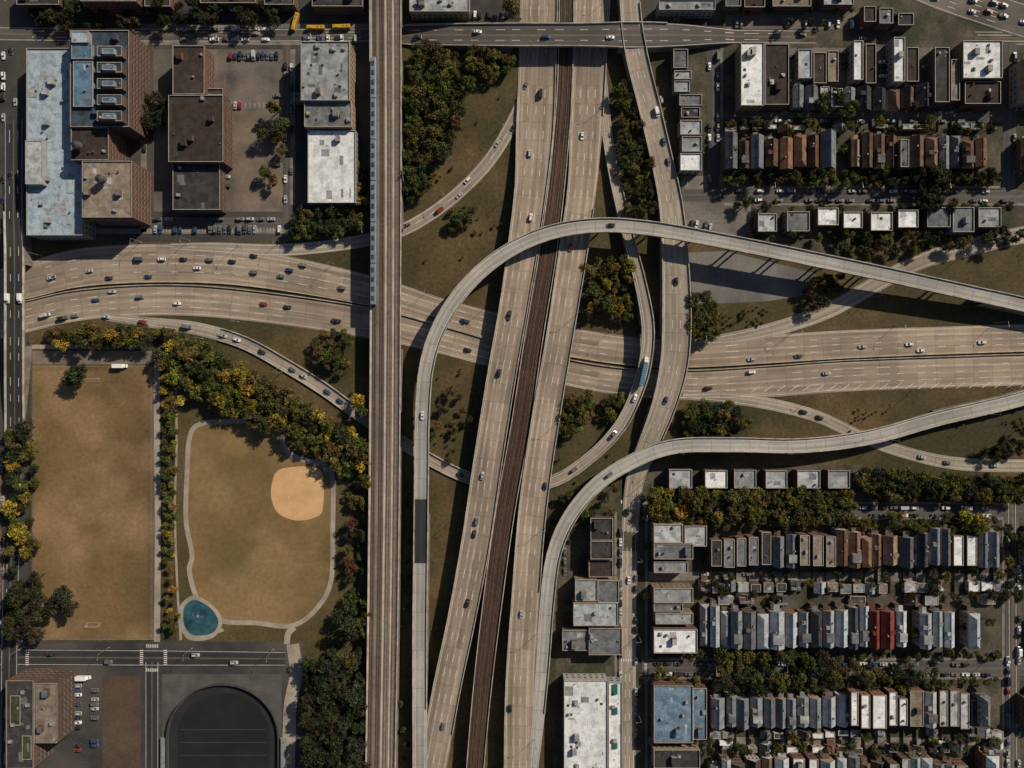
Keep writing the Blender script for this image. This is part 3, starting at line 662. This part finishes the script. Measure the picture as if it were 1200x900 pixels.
def house(px,py,wpx,dpx,h,kind,rf,wl,name='brick_house'):
    c=W(px,py,h); f=S*(H-h)/H; lx=wpx*f/2; ly=dpx*f/2
    mb=MB(); 
    if kind=='flat':
        return flatb(px-wpx/2,py-dpx/2,px+wpx/2,py+dpx/2,h,rf,wl,name,R.choice([1,2,2,3]),.4,sp=2.4)
    ov=.35; rh=lx*R.uniform(.6,.95); e=h-rh*.2
    mb.box(0,0,0,e,2*lx,2*ly,0,0)
    z1=e+rh
    if kind=='hip':
        yh=ly-lx*.8
        A=(-lx-ov,-ly-ov,e-.15);B=(lx+ov,-ly-ov,e-.15);C=(lx+ov,ly+ov,e-.15);D_=(-lx-ov,ly+ov,e-.15);P=(0,-yh,z1);Q=(0,yh,z1)
        mb.face([B,C,Q,P],1);mb.face([D_,A,P,Q],1);mb.face([A,B,P],1);mb.face([C,D_,Q],1);mb.face([A,D_,C,B],4)
    else:
        for s in(-1,1):
            mb.face([(s*(lx+ov),-ly-ov,e-.2),(s*(lx+ov),ly+ov,e-.2),(0,ly+ov,z1),(0,-ly-ov,z1)],1)
            mb.face([(s*(lx+ov),-ly-ov,e-.38),(s*(lx+ov),ly+ov,e-.38),(0,ly+ov,z1-.18),(0,-ly-ov,z1-.18)],4)
            mb.face([(s*(lx+ov),-ly-ov,e-.2),(s*(lx+ov),ly+ov,e-.2),(s*(lx+ov),ly+ov,e-.38),(s*(lx+ov),-ly-ov,e-.38)],4)
            for yy in (-1,1): mb.face([(s*(lx+ov),yy*(ly+ov),e-.2),(0,yy*(ly+ov),z1),(0,yy*(ly+ov),z1-.18),(s*(lx+ov),yy*(ly+ov),e-.38)],4)
            mb.face([(-lx,s*ly,e),(lx,s*ly,e),(0,s*ly,z1-.25)],0)
        mb.box(0,0,z1-.04,z1+.05,.3,2*ly+2*ov,1)
    for s in(-1,1):
        windows(mb,-lx+.3,lx-.3,s*ly,.4,e,'x',s,2,4,2.0,.95); windows(mb,-ly+1,ly-1,s*lx,.4,e,'y',s,2,4,3.2,.9)
    mb.box(lx*.5,-ly-.05,.6,2.7,.95,.12,3)
    for i in range(4): mb.box(lx*.5,-ly-.35-i*.3,0,.6-i*.15,1.3,.3,4)
    if R.random()<.7:
        x=R.choice([-1,1])*lx*.45;y=R.uniform(-ly*.6,ly*.6); mb.box(x,y,e,z1+.6,.6,.75,0,4)
    if R.random()<.4:
        s=R.choice([-1,1]);y=R.uniform(-ly*.5,ly*.5); mb.box(s*lx*.5,y,e,z1-.15,lx*.75,2.2,0,1)
    if R.random()<.3: mb.box(0,-ly*.45,e,z1+.3,lx*1.7,ly*.5,0,7)
    for i in range(2): mb.cyl(R.uniform(-.5,.5)*lx,R.uniform(-.8,.8)*ly,e,z1+.25,.12,n=6,m=5)
    if R.random()<.75:
        d=R.uniform(1.5,3.5); bw=R.uniform(.7,1.3)
        mb.box(0,ly+d/2,0,e*.45,lx*bw,d,6,6); mb.box(R.uniform(-.2,.2)*lx,ly+d/2+.1,e*.8,e*.8+.15,lx*bw,d+.2,R.choice([1,6,7]))
        for s in(-1,1): mb.box(s*lx*.5*bw*.8,ly+d,e*.45,e*.8,.15,.15,6)
    return mb.obj(name,[WL[wl],SH[rf],M_glass,M_door,M_trim,M_metal,M_wood,RF['pale'] if R.random()<.4 else RF['grey']],(c.x,c.y,0))
def row(x0,x1,y0,y1,pitch,rfs,hs=(6,11),flatp=.25,wfrac=.80,skip=0.05,jit=12,frfs=('grey','pale','dark','tan','white'),wls=(0,0,1,2,3,4,5)):
    x=x0; run=None
    while x<x1-pitch*.6:
        p=pitch*R.choice([.8,.9,1,1,1.1,1.3])
        if R.random()>skip:
            if run is None or R.random()<.7: run=(R.choice(rfs),R.uniform(*hs),R.uniform(0,jit),R.choice(wls),R.random()<flatp,R.choice(frfs))
            d=(y1-y0)-run[2]; yc=y1-d/2-R.uniform(-1,3); h=run[1]
            wf=wfrac*R.uniform(.86,1.06)
            if run[4]: house(x+p/2,yc,p*wf,d,h,'flat',run[5],run[3],'flat_roof_house')
            else: house(x+p/2,yc,p*wf,d,h,R.choice(['gable']*5+['hip']),run[0],run[3],'brick_house')
        else: tree(x+p/2,(y0+y1)/2+R.uniform(-8,8),R.uniform(.6,.95),G)
        x+=p
def fences(x0,x1,y0,y1,pitch):
    mb=MB();x=x0
    while x<x1:
        a=W(x,y0);b=W(x,y1); mb.box(a.x,(a.y+b.y)/2,0,1.5,.08,abs(a.y-b.y),0)
        if R.random()<.5: mb.box(a.x+2,a.y-R.uniform(1,abs(a.y-b.y)),0,2.1,2.2,1.8,0)
        x+=pitch
    mb.obj('wooden_fence',[M_wood])
def garages(x0,x1,y0,y1,pitch,prob=.8,rfs=('grey','pale','white','dark','tan')):
    x=x0
    while x<x1:
        if R.random()<prob:
            w=R.uniform(.65,.95)*pitch; j=R.uniform(-2,2)
            if R.random()<.6: flatb(x,y0+R.uniform(0,3)+j,x+w,y1+j,3.1,R.choice(rfs),R.choice((1,2,3,4)),'garage',0,.2,sp=9)
            else: house(x+w/2,(y0+y1)/2+j,w,(y1-y0),3.4,'gable',R.choice(['grey','brown','char','pale']),R.choice((1,3,4)),'garage')
        x+=pitch
# ------------------------------------------------------------ trees (definitions)
def tree_mesh(seed,rx=4.6,h=10):
    r=random.Random(seed); mb=MB()
    mb.tube((0,0,-.1),(.1,.1,h*.4),.32,.22,8,0)
    tip=Vector((.1,.1,h*.4)); cz=h*.62; lobes=[]
    nl=r.randint(20,28)
    for i in range(nl):
        a=r.uniform(0,6.283); e=r.uniform(-.35,1.0); rad=(r.random()**.45)
        c=Vector((math.cos(a)*rx*.78*rad*math.sqrt(max(0,1-max(e,0)**2*.7)),math.sin(a)*rx*.78*rad*math.sqrt(max(0,1-max(e,0)**2*.7)),cz+e*h*.3))
        c.x*=1+.25*math.sin(seed); lobes.append((c,r.uniform(.9,1.7)))
    for c,_ in lobes[:9]: mb.tube(tip if r.random()<.6 else (.05,.05,h*.3),c,.13,.04,5,0)
    for c,lr in lobes:
        base=1 if r.random()<.5 else r.choice([0,2])
        for k in range(int(42*lr)):
            d=Vector((r.gauss(0,1),r.gauss(0,1),r.gauss(.25,1))).normalized()
            p=c+d*lr*r.uniform(.55,1.15); n=(d+Vector((r.gauss(0,.6),r.gauss(0,.6),r.gauss(0,.6)))).normalized()
            u=n.orthogonal().normalized(); v=n.cross(u); an=r.uniform(0,3.14); u,v=u*math.cos(an)+v*math.sin(an),v*math.cos(an)-u*math.sin(an)
            s=r.uniform(.25,.5)
            m=base if r.random()<.7 else r.randint(0,2)
            mb.face([p-u*s,p-v*s*.6,p+u*s,p+v*s*.6],m+1)
    return mb.mesh('tree',[M_bark]+LEAF)
TV=[tree_mesh(i,R.uniform(3.9,4.9),R.uniform(8,11)) for i in range(8)]
G=[(.064,.064,.019),(.078,.074,.021),(.052,.056,.018),(.092,.08,.022)]
Y=[(.26,.19,.03),(.19,.15,.026),(.13,.115,.023)]
DK=[(.028,.032,.015),(.036,.040,.018),(.024,.029,.015)]
BR=[(.075,.036,.02),(.075,.046,.02)]
def tree(px,py,s=1,pal=G,name='tree'):
    h=7*s; w=W(px,py,h)
    inst(name,R.choice(TV),(w.x,w.y,0),R.uniform(0,6.28),(s*R.uniform(.9,1.1),s*R.uniform(.9,1.1),s*R.uniform(.8,1.1)),tuple(x*R.uniform(.8,1.25) for x in R.choice(pal)))
# SE blocks
for x in (784,826,860,897,934,970): flatb(x,551+R.uniform(-1,1),x+R.uniform(24,27),572,6,R.choice(['pale','white','pale']),R.choice((0,1)),'flat_roof_house',1)
for a in ((766,614,800,636,9,'pale'),(766,637,812,655,9,'grey'),(802,616,828,640,8,'pale'),(766,658,806,671,7,'pale'),(766,689,812,706,9,'pale'),(766,707,800,716,8,'grey'),(768,718,812,731,8,'pale'),(766,737,817,765,9,'white'),(766,803,812,870,9,'blue'),(812,806,828,866,8,'blue'),(766,878,820,900,8,'dark')): flatb(*a,R.choice((0,1,2)),'shop_building')
row(832,1172,622,664,15,('grey','brown','char','brown','grey','tan','rust','char'),flatp=.25)
garages(820,1168,682,694,15,.8)
row(820,1168,711,760,14.6,('pale','grey','pale','char','brown','pale','red','grey','pale'),flatp=.25,skip=.03)
garages(820,1168,697,708,22,.5)
row(832,1168,811,853,15,('char','grey','pale','grey','brown','pale'),flatp=.25)
garages(832,1168,855,864,15,.6); garages(832,1168,873,882,15,.65)
row(832,1168,888,940,15,('char','grey','pale','brown'),flatp=.4)
fences(832,1172,664,695,15);fences(832,1172,764,770,15);fences(832,1172,852,884,15)
row(1202,1290,624,664,15,('grey','brown'));row(1202,1290,711,760,15,('grey','brown'));row(1202,1290,811,853,15,('grey','brown'))
for a in ((692,607,718,633,9,'dark',0),(692,634,718,655,9,'dark',1),(690,656,718,676,7,'brown',0),(674,679,700,704,8,'pale',2),(701,680,725,706,8,'grey',2),(672,706,724,733,8,'pale',2),(659,738,689,762,7,'grey',1),(690,736,729,767,8,'grey',1),(661,797,712,1000,9,'white',4),(713,799,729,1000,7,'white',3)): flatb(*a,'commercial_building')
mb=MB()
for y0,y1 in ((800,815),(828,838),(870,878)):
    p=W(721,(y0+y1)/2,7.6); mb.box(p.x,p.y,7.75,8.0,2.5,(y1-y0)*.4,0)
    for s in(-1,1): mb.box(p.x+s,p.y,7.0,7.75,.15,.15,0)
mb.obj('rooftop_canopy',[nmat('green_paint',(.02,.13,.08),(.02,.10,.065),.5,2,.2)])
# NE blocks
for a in ((789,58,806,80,7,'grey',1),(790,83,810,93,6,'pale',3),(790,95,808,108,6,'pale',3),(796,111,822,124,6,'grey',1),(798,126,820,138,6,'dark',0),(797,141,822,158,7,'pale',2),(799,160,822,178,7,'pale',3),(797,180,822,200,7,'white',3),
 (868,50,895,124,10,'white',2),(896,52,924,123,9,'brown',0),(935,58,951,92,7,'pale',3),(953,62,968,98,7,'brown',0),(970,60,982,96,6,'tan',1),(1000,48,1011,94,7,'white',4),(1014,52,1026,98,7,'brown',0),(1047,44,1060,96,8,'white',4),(1062,56,1076,96,6,'brown',1),(1095,56,1112,120,9,'dark',0),(1114,70,1124,118,7,'tan',1),(1128,48,1174,92,9,'white',2),(1130,96,1172,122,7,'brown',0),
 (772,0,838,12,9,'pale',3),(850,-8,868,8,7,'grey',0),(480,-20,550,14,9,'pale',2),(965,-14,1000,6,8,'pale',0),(1012,8,1026,26,7,'brown',0),(1030,10,1046,28,7,'grey',0),(905,-16,950,8,7,'tan',1),(872,-12,896,9,7,'brown',1),(1052,16,1070,30,7,'dark',1)): flatb(*a,'commercial_building' if a[2]-a[0]>20 else 'flat_roof_house')
row(850,1166,155,197,15.5,('brown','rust','brown','char','grey','tan','brown','grey'),flatp=.18,wls=(0,1,5),hs=(6,10))
row(928,1095,101,127,16,('brown','char','grey','rust'),flatp=.35,skip=.2,hs=(5,8),jit=5)
garages(850,1160,145,152,16,.6); fences(850,1166,142,155,15.5);fences(850,1166,197,215,15.5)
for x in (888,922,958,988,1020,1052,1086,1116,1146): flatb(x,247+R.uniform(-4,4),x+R.uniform(17,28),268+R.uniform(-4,4),R.uniform(5,8),R.choice(['white','pale','grey','white']),R.choice((0,1,3)),'flat_roof_house',1)
row(1196,1290,70,120,15,('brown','grey'));row(1196,1290,157,197,15,('brown','grey'))
# NW big buildings
flatb(32,57,97,276,12,'bluewhite',3,'warehouse_building',14,.8)
flatb(84,150,128,188,20,'brown',0,'brick_factory',3);flatb(97,189,155,255,20,'tan',0,'brick_factory',6)
flatb(83,36,152,149,21,'sblue',0,'brick_factory',2)
for i in range(5):
    y=54+i*19; flatb(114,y,143,y+12,4.5,'sblue',1,'rooftop_penthouse',1,.3,z0=21.01); flatb(120,y+3,134,y+9,2,'blueroof',3,'rooftop_skylight',0,.2,z0=25.52)
flatb(86,72,109,125,1.5,'blueroof',3,'rooftop_penthouse',2,.3,z0=21.01)
flatb(84,37,104,50,3,'bluewhite',3,'rooftop_penthouse',1,.3,z0=21.01); flatb(84,52,108,69,2,'blueroof',3,'rooftop_penthouse',1,.3,z0=21.01)
flatb(30,165,50,216,4,'pale',3,'rooftop_penthouse',0,.3,z0=12.01)
flatb(198,112,262,190,13,'brown',0,'brick_factory',4);flatb(203,54,240,111,13,'brown',0,'brick_factory',3);flatb(203,192,258,246,9,'dark',1,'brick_factory',4)
flatb(241,104,262,111.5,9,'dark',1,'brick_factory',0)
flatb(353,49,410,118,15,'pale',2,'brick_factory',20);flatb(357,119,412,149,13,'grey',2,'brick_factory',8)
flatb(361,153,417,238,10,'white',3,'warehouse_building',1)
flatb(345,110,353,118,6,'grey',2,'brick_building',0)
flatb(170,-20,200,8,9,'dark',0);flatb(95,-20,160,2,14,'dark',0);flatb(20,-20,70,6,9,'dark',1);flatb(235,-14,300,4,8,'brown',1);flatb(310,-14,345,6,7,'dark',1);flatb(366,-14,425,8,8,'dark',1)
# SW
flatb(8,797,40,900,16,'dark',1,'apartment_building',6);flatb(41,800,68,870,16,'tan',1,'apartment_building',4)
for a in ((12,815,24,850),(26,862,37,890)): flatb(*a,.3,'green',5,'roof_garden',0,.2,z0=16.02)
flatb(-40,560,-12,700,9,'dark',0)
for p in ((118,210),(90,170)):
    c=W(*p,24); mb=MB(); mb.cyl(0,0,22.5,25.5,2.2,n=16,m=0); mb.cyl(0,0,25.5,26.6,2.35,.2,n=16,m=1)
    for i in range(4): mb.tube((1.6*math.cos(i*1.57+.7),1.6*math.sin(i*1.57+.7),20),(1.5*math.cos(i*1.57+.7),1.5*math.sin(i*1.57+.7),22.6),.12,.12,5,1)
    mb.obj('water_tank',[M_wood,M_dmetal],(c.x,c.y,0))
# ------------------------------------------------------------ planting
def inside(x,y,P):
    c=False;n=len(P)
    for i in range(n):
        a,b=P[i],P[(i+1)%n]
        if (a[1]>y)!=(b[1]>y) and x<(b[0]-a[0])*(y-a[1])/(b[1]-a[1])+a[0]: c=not c
    return c
def forest(P,n,pal,s=(.7,1.1),md=9):
    xs=[p[0] for p in P];ys=[p[1] for p in P];pts=[];t=0
    while len(pts)<n and t<n*40:
        t+=1;x=R.uniform(min(xs),max(xs));y=R.uniform(min(ys),max(ys))
        if not inside(x,y,P) or any((x-a)**2+(y-b)**2<md*md for a,b in pts): continue
        pts.append((x,y)); tree(x,y,R.uniform(*s),pal)
forest([(476,62),(505,50),(540,70),(550,95),(535,150),(515,200),(485,240),(476,235)],80,G+G+DK[1:2],(.7,1.2),8)
forest([(548,52),(600,62),(600,88),(572,92),(550,75)],14,G+Y[2:],(.7,1.1),9)
forest([(55,388),(175,383),(215,392),(255,418),(330,452),(400,500),(432,520),(433,572),(405,555),(345,520),(290,492),(235,468),(195,440),(185,405),(60,402)],185,G+G+G+Y+DK[1:2],(.65,1.2),7)
forest([(190,440),(206,440),(204,650),(190,650)],40,Y[1:]+Y+G+G,(.4,.8),7)
forest([(190,650),(205,650),(214,745),(190,745)],12,Y+G,(.4,.7),8)
forest([(8,500),(38,500),(42,650),(10,650)],32,Y+G+G+DK,(.6,1.1),9)
forest([(6,665),(45,665),(45,745),(6,745)],14,DK,(.8,1.3),12)
forest([(356,775),(425,775),(425,920),(356,920)],60,DK,(.9,1.5),10)
forest([(392,715),(430,715),(430,775),(385,775)],12,DK+G,(.7,1.2),10)
forest([(402,570),(430,575),(430,712),(408,705)],22,DK+BR+G,(.5,1),9)
forest([(346,250),(360,240),(430,240),(432,262),(400,272),(345,276)],32,G+DK,(.6,1),8)
forest([(415,190),(432,190),(432,240),(420,240)],12,Y+G,(.5,.9),8)
forest([(306,150),(330,140),(335,220),(310,220)],6,G,(.8,1.2),12)
forest([(165,110),(192,110),(186,150),(165,150)],10,DK,(.7,1),8)
forest([(685,308),(735,300),(744,345),(735,370),(690,360)],30,G+Y[2:],(.6,1.1),9)
forest([(722,100),(738,90),(762,190),(765,250),(740,255),(728,190)],34,DK+G,(.6,1),8)
forest([(806,345),(840,345),(845,395),(806,398)],16,G,(.7,1.1),9)
forest([(805,475),(860,472),(880,490),(872,505),(806,508)],26,DK+G,(.6,1),8)
forest([(655,468),(690,462),(700,480),(670,510),(655,505)],16,G,(.7,1),9)
forest([(706,465),(728,465),(722,490),(706,490)],6,G,(.6,.9),8)
forest([(765,577),(1000,577),(1000,612),(770,614)],120,G+G+Y[1:],(.6,1.2),8)
forest([(1005,548),(1100,560),(1200,560),(1200,588),(1100,585),(1020,585)],75,G+G+DK,(.6,1.1),7)
forest([(1000,605),(1170,605),(1170,622),(1000,620)],22,G,(.5,.95),9)
forest([(845,768),(965,768),(965,808),(845,808)],46,G+DK,(.6,1.2),8)
forest([(970,778),(1100,785),(1100,808),(970,806)],26,G+DK,(.5,1.1),9)
forest([(770,863),(1170,863),(1170,887),(770,887)],34,G+DK,(.4,.95),11)
forest([(850,200),(1170,200),(1170,216),(850,216)],55,G+DK,(.45,.95),9)
forest([(850,138),(1166,138),(1166,156),(850,156)],26,DK+G,(.4,.9),11)
forest([(860,236),(1190,236),(1190,246),(860,246)],20,DK+G,(.4,.9),11)
forest([(1070,190),(1115,190),(1115,245),(1080,245)],14,DK,(.8,1.2),9)
forest([(875,272),(990,268),(990,284),(890,280)],10,DK+G,(.4,.8),10)
forest([(985,272),(1200,268),(1200,282),(1020,300),(990,300)],34,DK+G,(.5,1),9)
forest([(960,108),(1000,108),(1000,134),(962,134)],9,G,(.7,1.1),9)
forest([(1060,95),(1095,95),(1095,128),(1060,128)],7,G,(.5,.9),9)
forest([(870,8),(1050,8),(1050,28),(870,28)],12,G+DK,(.4,.8),12)
forest([(945,330),(988,322),(985,340),(955,365),(945,360)],12,DK+BR,(.6,1),8)
forest([(365,390),(408,385),(405,440),(370,435)],13,BR+G,(.6,1),9)
forest([(530,245),(556,240),(545,270),(528,275)],7,G,(.5,.8),8)
forest([(1150,530),(1200,505),(1200,530),(1165,538)],12,DK,(.6,.9),9)
forest([(1178,620),(1200,620),(1200,700),(1180,700)],10,DK+Y[2:],(.6,1),9)
forest([(832,660),(1172,660),(1172,700),(832,700)],38,G+DK,(.4,.9),12)
forest([(1000,620),(1172,612),(1172,660),(1000,665)],10,G,(.5,.8),12)
forest([(765,610),(1172,610),(1172,621),(765,621)],26,G+Y,(.4,.85),11)
forest([(765,795),(1172,795),(1172,806),(765,806)],26,G,(.4,.95),11)
forest([(765,760),(1172,764),(1172,774),(765,774)],28,G,(.4,.8),11)
forest([(640,590),(680,570),(690,600),(665,640),(645,650)],10,DK,(.5,.8),9)
forest([(660,580),(720,570),(720,600),(680,605)],9,DK+G,(.5,.9),9)
forest([(505,470),(545,440),(560,470),(530,540),(505,530)],9,DK+G,(.5,.8),12)
forest([(165,0),(330,0),(330,26),(165,26)],22,DK,(.6,1.1),10)
forest([(35,0),(160,5),(160,30),(35,30)],22,DK,(.6,1.1),9)
forest([(458,560),(486,560),(486,900),(470,900)],16,DK+G,(.3,.6),14)
for p,s,pal in (((86,440),1.5,DK),((79,444),1.2,DK),((92,434),1.1,DK),((70,700),1.6,DK),((62,712),1.3,DK),((80,712),1.2,DK),((24,700),1.5,DK),((410,735),1.5,DK),((600,6),1.4,G),((210,470),.8,Y),((735,245),.9,G),((535,255),1,G),((420,470),1.1,Y),((424,480),1,G),((345,265),1.1,DK),((1100,205),1.5,DK),((758,640),.6,G),((758,700),.6,Y),((775,790),1,G),((1130,605),1,Y),((1145,608),1,Y),((20,620),1.1,Y),((28,634),1,Y),((840,605),1,Y),((800,600),1.1,Y),((815,592),1.1,G),((320,125),1.2,G),((322,150),1.2,DK)): tree(*p,s,pal)
for i in range(170):
    x,y=R.choice([(R.uniform(840,900),R.uniform(358,385)),(R.uniform(215,420),R.uniform(455,540)),(R.uniform(640,735),R.uniform(470,640)),(R.uniform(475,600),R.uniform(60,330)),(R.uniform(1000,1200),R.uniform(480,500)),(R.uniform(505,560),R.uniform(430,540))])
    if any((W(x,y).x-f[0])**2+(W(x,y).y-f[1])**2<(f[3]/2+1.5)**2 for f in FLAT+rSW.sm+drL.sm+drR.sm+ring.sm+swp.sm) or inside(x,y,loop): continue
    tree(x,y,R.uniform(.12,.3),G+BR,'shrub')
# ------------------------------------------------------------ street furniture
def lampmesh():
    mb=MB(); mb.cyl(0,0,0,.6,.3,.2,n=8,m=1); mb.tube((0,0,.5),(0,0,11),.13,.08,7,0); mb.tube((0,0,10.8),(2.4,0,11.4),.06,.05,5,0); mb.box(2.7,0,11.3,11.5,.9,.35,0); mb.box(2.7,0,11.25,11.3,.6,.25,2)
    return mb.mesh('street_lamp',[M_metal,M_barr,M_lampw])
LM=lampmesh()
def lamps(road,side,gap,f0=0,f1=1,offs=1.2):
    nx=f0*road.tot
    for q in road.sm:
        if q[6]<nx or q[6]>f1*road.tot: continue
        nx=q[6]+gap; o=side*(q[3]/2+offs); inst('street_lamp',LM,(q[0]-q[5]*o,q[1]+q[4]*o,max(0,q[2]-.1) if offs<0 else 0),math.atan2(q[5],q[4])-side*math.pi/2)
lamps(i55w,1,55);lamps(i55e,-1,55);lamps(rSW,-1,50,.1,.35);lamps(rNW,-1,50);lamps(rNE,1,50);lamps(rSE,-1,50);lamps(drL,-1,60,.3,.8,-.2);lamps(drR,1,60,.1,.9,-.2);lamps(s_g,1,40,offs=1);lamps(s_e,-1,40,offs=1);lamps(s_a,1,40,offs=1);lamps(fro,1,45,.6,1)
lamps(swp,1,60,.05,.6,-.2);lamps(bl,1,45,offs=1)
def polemesh():
    mb=MB(); mb.tube((0,0,0),(0,0,10),.16,.1,6,0); mb.box(0,0,9.2,9.35,.12,2.2,0); mb.cyl(.3,.0,7.6,8.5,.22,n=8,m=1); return mb.mesh('utility_pole',[M_wood,M_metal])
PM=polemesh()
for y in (676,868,137):
    mb=MB(); prev=None
    for x in range(775,1180,42) if y!=137 else range(855,1180,42):
        p=W(x,y+5); inst('utility_pole',PM,(p.x,p.y,0))
        if prev:
            for dy in(-1,0,1): mb.tube((prev.x,prev.y+dy,9.35),(p.x,p.y+dy,9.35),.025,.025,3,0)
        prev=p
    mb.obj('power_line',[M_dmetal])
mb=MB()
def zebra(x0,y0,x1,y1,n,horiz):
    for i in range(n):
        t=(i+.25)/n
        if horiz: a=W(x0+(x1-x0)*t,y0);b=W(x0+(x1-x0)*(t+.5/n),y1)
        else: a=W(x0,y0+(y1-y0)*t);b=W(x1,y0+(y1-y0)*(t+.5/n))
        mb.face([(a.x,a.y,.17),(b.x,a.y,.17),(b.x,b.y,.17),(a.x,b.y,.17)])
zebra(164,761,168,780,8,False);zebra(192,761,196,780,8,False);zebra(171,783,186,787,7,True);zebra(171,755,186,759,7,True);zebra(30,761,34,780,8,False)
zebra(727,586,748,590,8,True);zebra(727,772,748,775,8,True);zebra(755,777,758,791,6,False)
for i in range(12):
    for (y0,y1) in ((63,69),(121,127)):
        a=W(266+i*5.4,y0);b=W(266.3+i*5.4,y1)
        mb.face([(a.x,a.y,.13),(b.x,a.y,.13),(b.x,b.y,.13),(a.x,b.y,.13)])
for i in range(40):
    a=W(180+i*3.8,266);b=W(180.3+i*3.8,272); mb.face([(a.x,a.y,.16),(b.x,a.y,.16),(b.x,b.y,.16),(a.x,b.y,.16)])
mb.obj('road_markings',[M_white])
mb=MB()
P=[(40,430),(179,430),(179,748),(40,748),(40,430)]
for a,b in zip(P[:-1],P[1:]):
    A,B=W(*a),W(*b); n=int((B-A).length/5)
    for i in range(n): q=A+(B-A)*i/n; mb.tube((q.x,q.y,0),(q.x,q.y,2.4),.05,.05,4)
    for z in(.2,1.3,2.4): mb.tube((A.x,A.y,z),(B.x,B.y,z),.04,.04,4)
mb.obj('park_fence',[M_metal])
for p,r in (((110,432),0),((110,745),math.pi)):
    mb=MB()
    for s in(-3.6,3.6): mb.tube((s,0,0),(s,0,2.4),.07,.07,6); mb.tube((s,0,2.4),(s,-1.6,0),.04,.04,4)
    mb.tube((-3.6,0,2.4),(3.6,0,2.4),.07,.07,6); mb.tube((-3.6,-1.6,.05),(3.6,-1.6,.05),.04,.04,4)
    o=mb.obj('soccer_goal',[M_lampw],W(*p)); o.rotation_euler=(0,0,r); o.location.y+=(-6 if r==0 else 6)
# ------------------------------------------------------------ light, sky, camera
az=Vector((.76,.65)).normalized(); elv=math.radians(34)
sv=Vector((az.x*math.cos(elv),az.y*math.cos(elv),math.sin(elv)))
l=bpy.data.lights.new('sun','SUN'); l.energy=5.0; l.angle=math.radians(.5); l.color=(1,.88,.72)
lo=bpy.data.objects.new('sun',l); lo.rotation_euler=sv.to_track_quat('Z','Y').to_euler(); lo.location=(100,150,300); COL.objects.link(lo)
w=bpy.data.worlds.new('World'); sc.world=w; w.use_nodes=True; nt=w.node_tree
sk=nt.nodes.new('ShaderNodeTexSky'); sk.sky_type='NISHITA'; sk.sun_disc=False; sk.sun_elevation=elv; sk.sun_rotation=math.atan2(az.x,az.y)
nt.links.new(sk.outputs[0],nt.nodes['Background'].inputs[0]); nt.nodes['Background'].inputs[1].default_value=.05
cam=bpy.data.cameras.new('camera'); cam.sensor_width=36; cam.lens=24; cam.clip_end=12000; cam.clip_start=1
co=bpy.data.objects.new('camera',cam); co.location=(0,0,H); COL.objects.link(co); sc.camera=co
sc.view_settings.view_transform='Standard'; sc.view_settings.look='None'; sc.view_settings.exposure=0
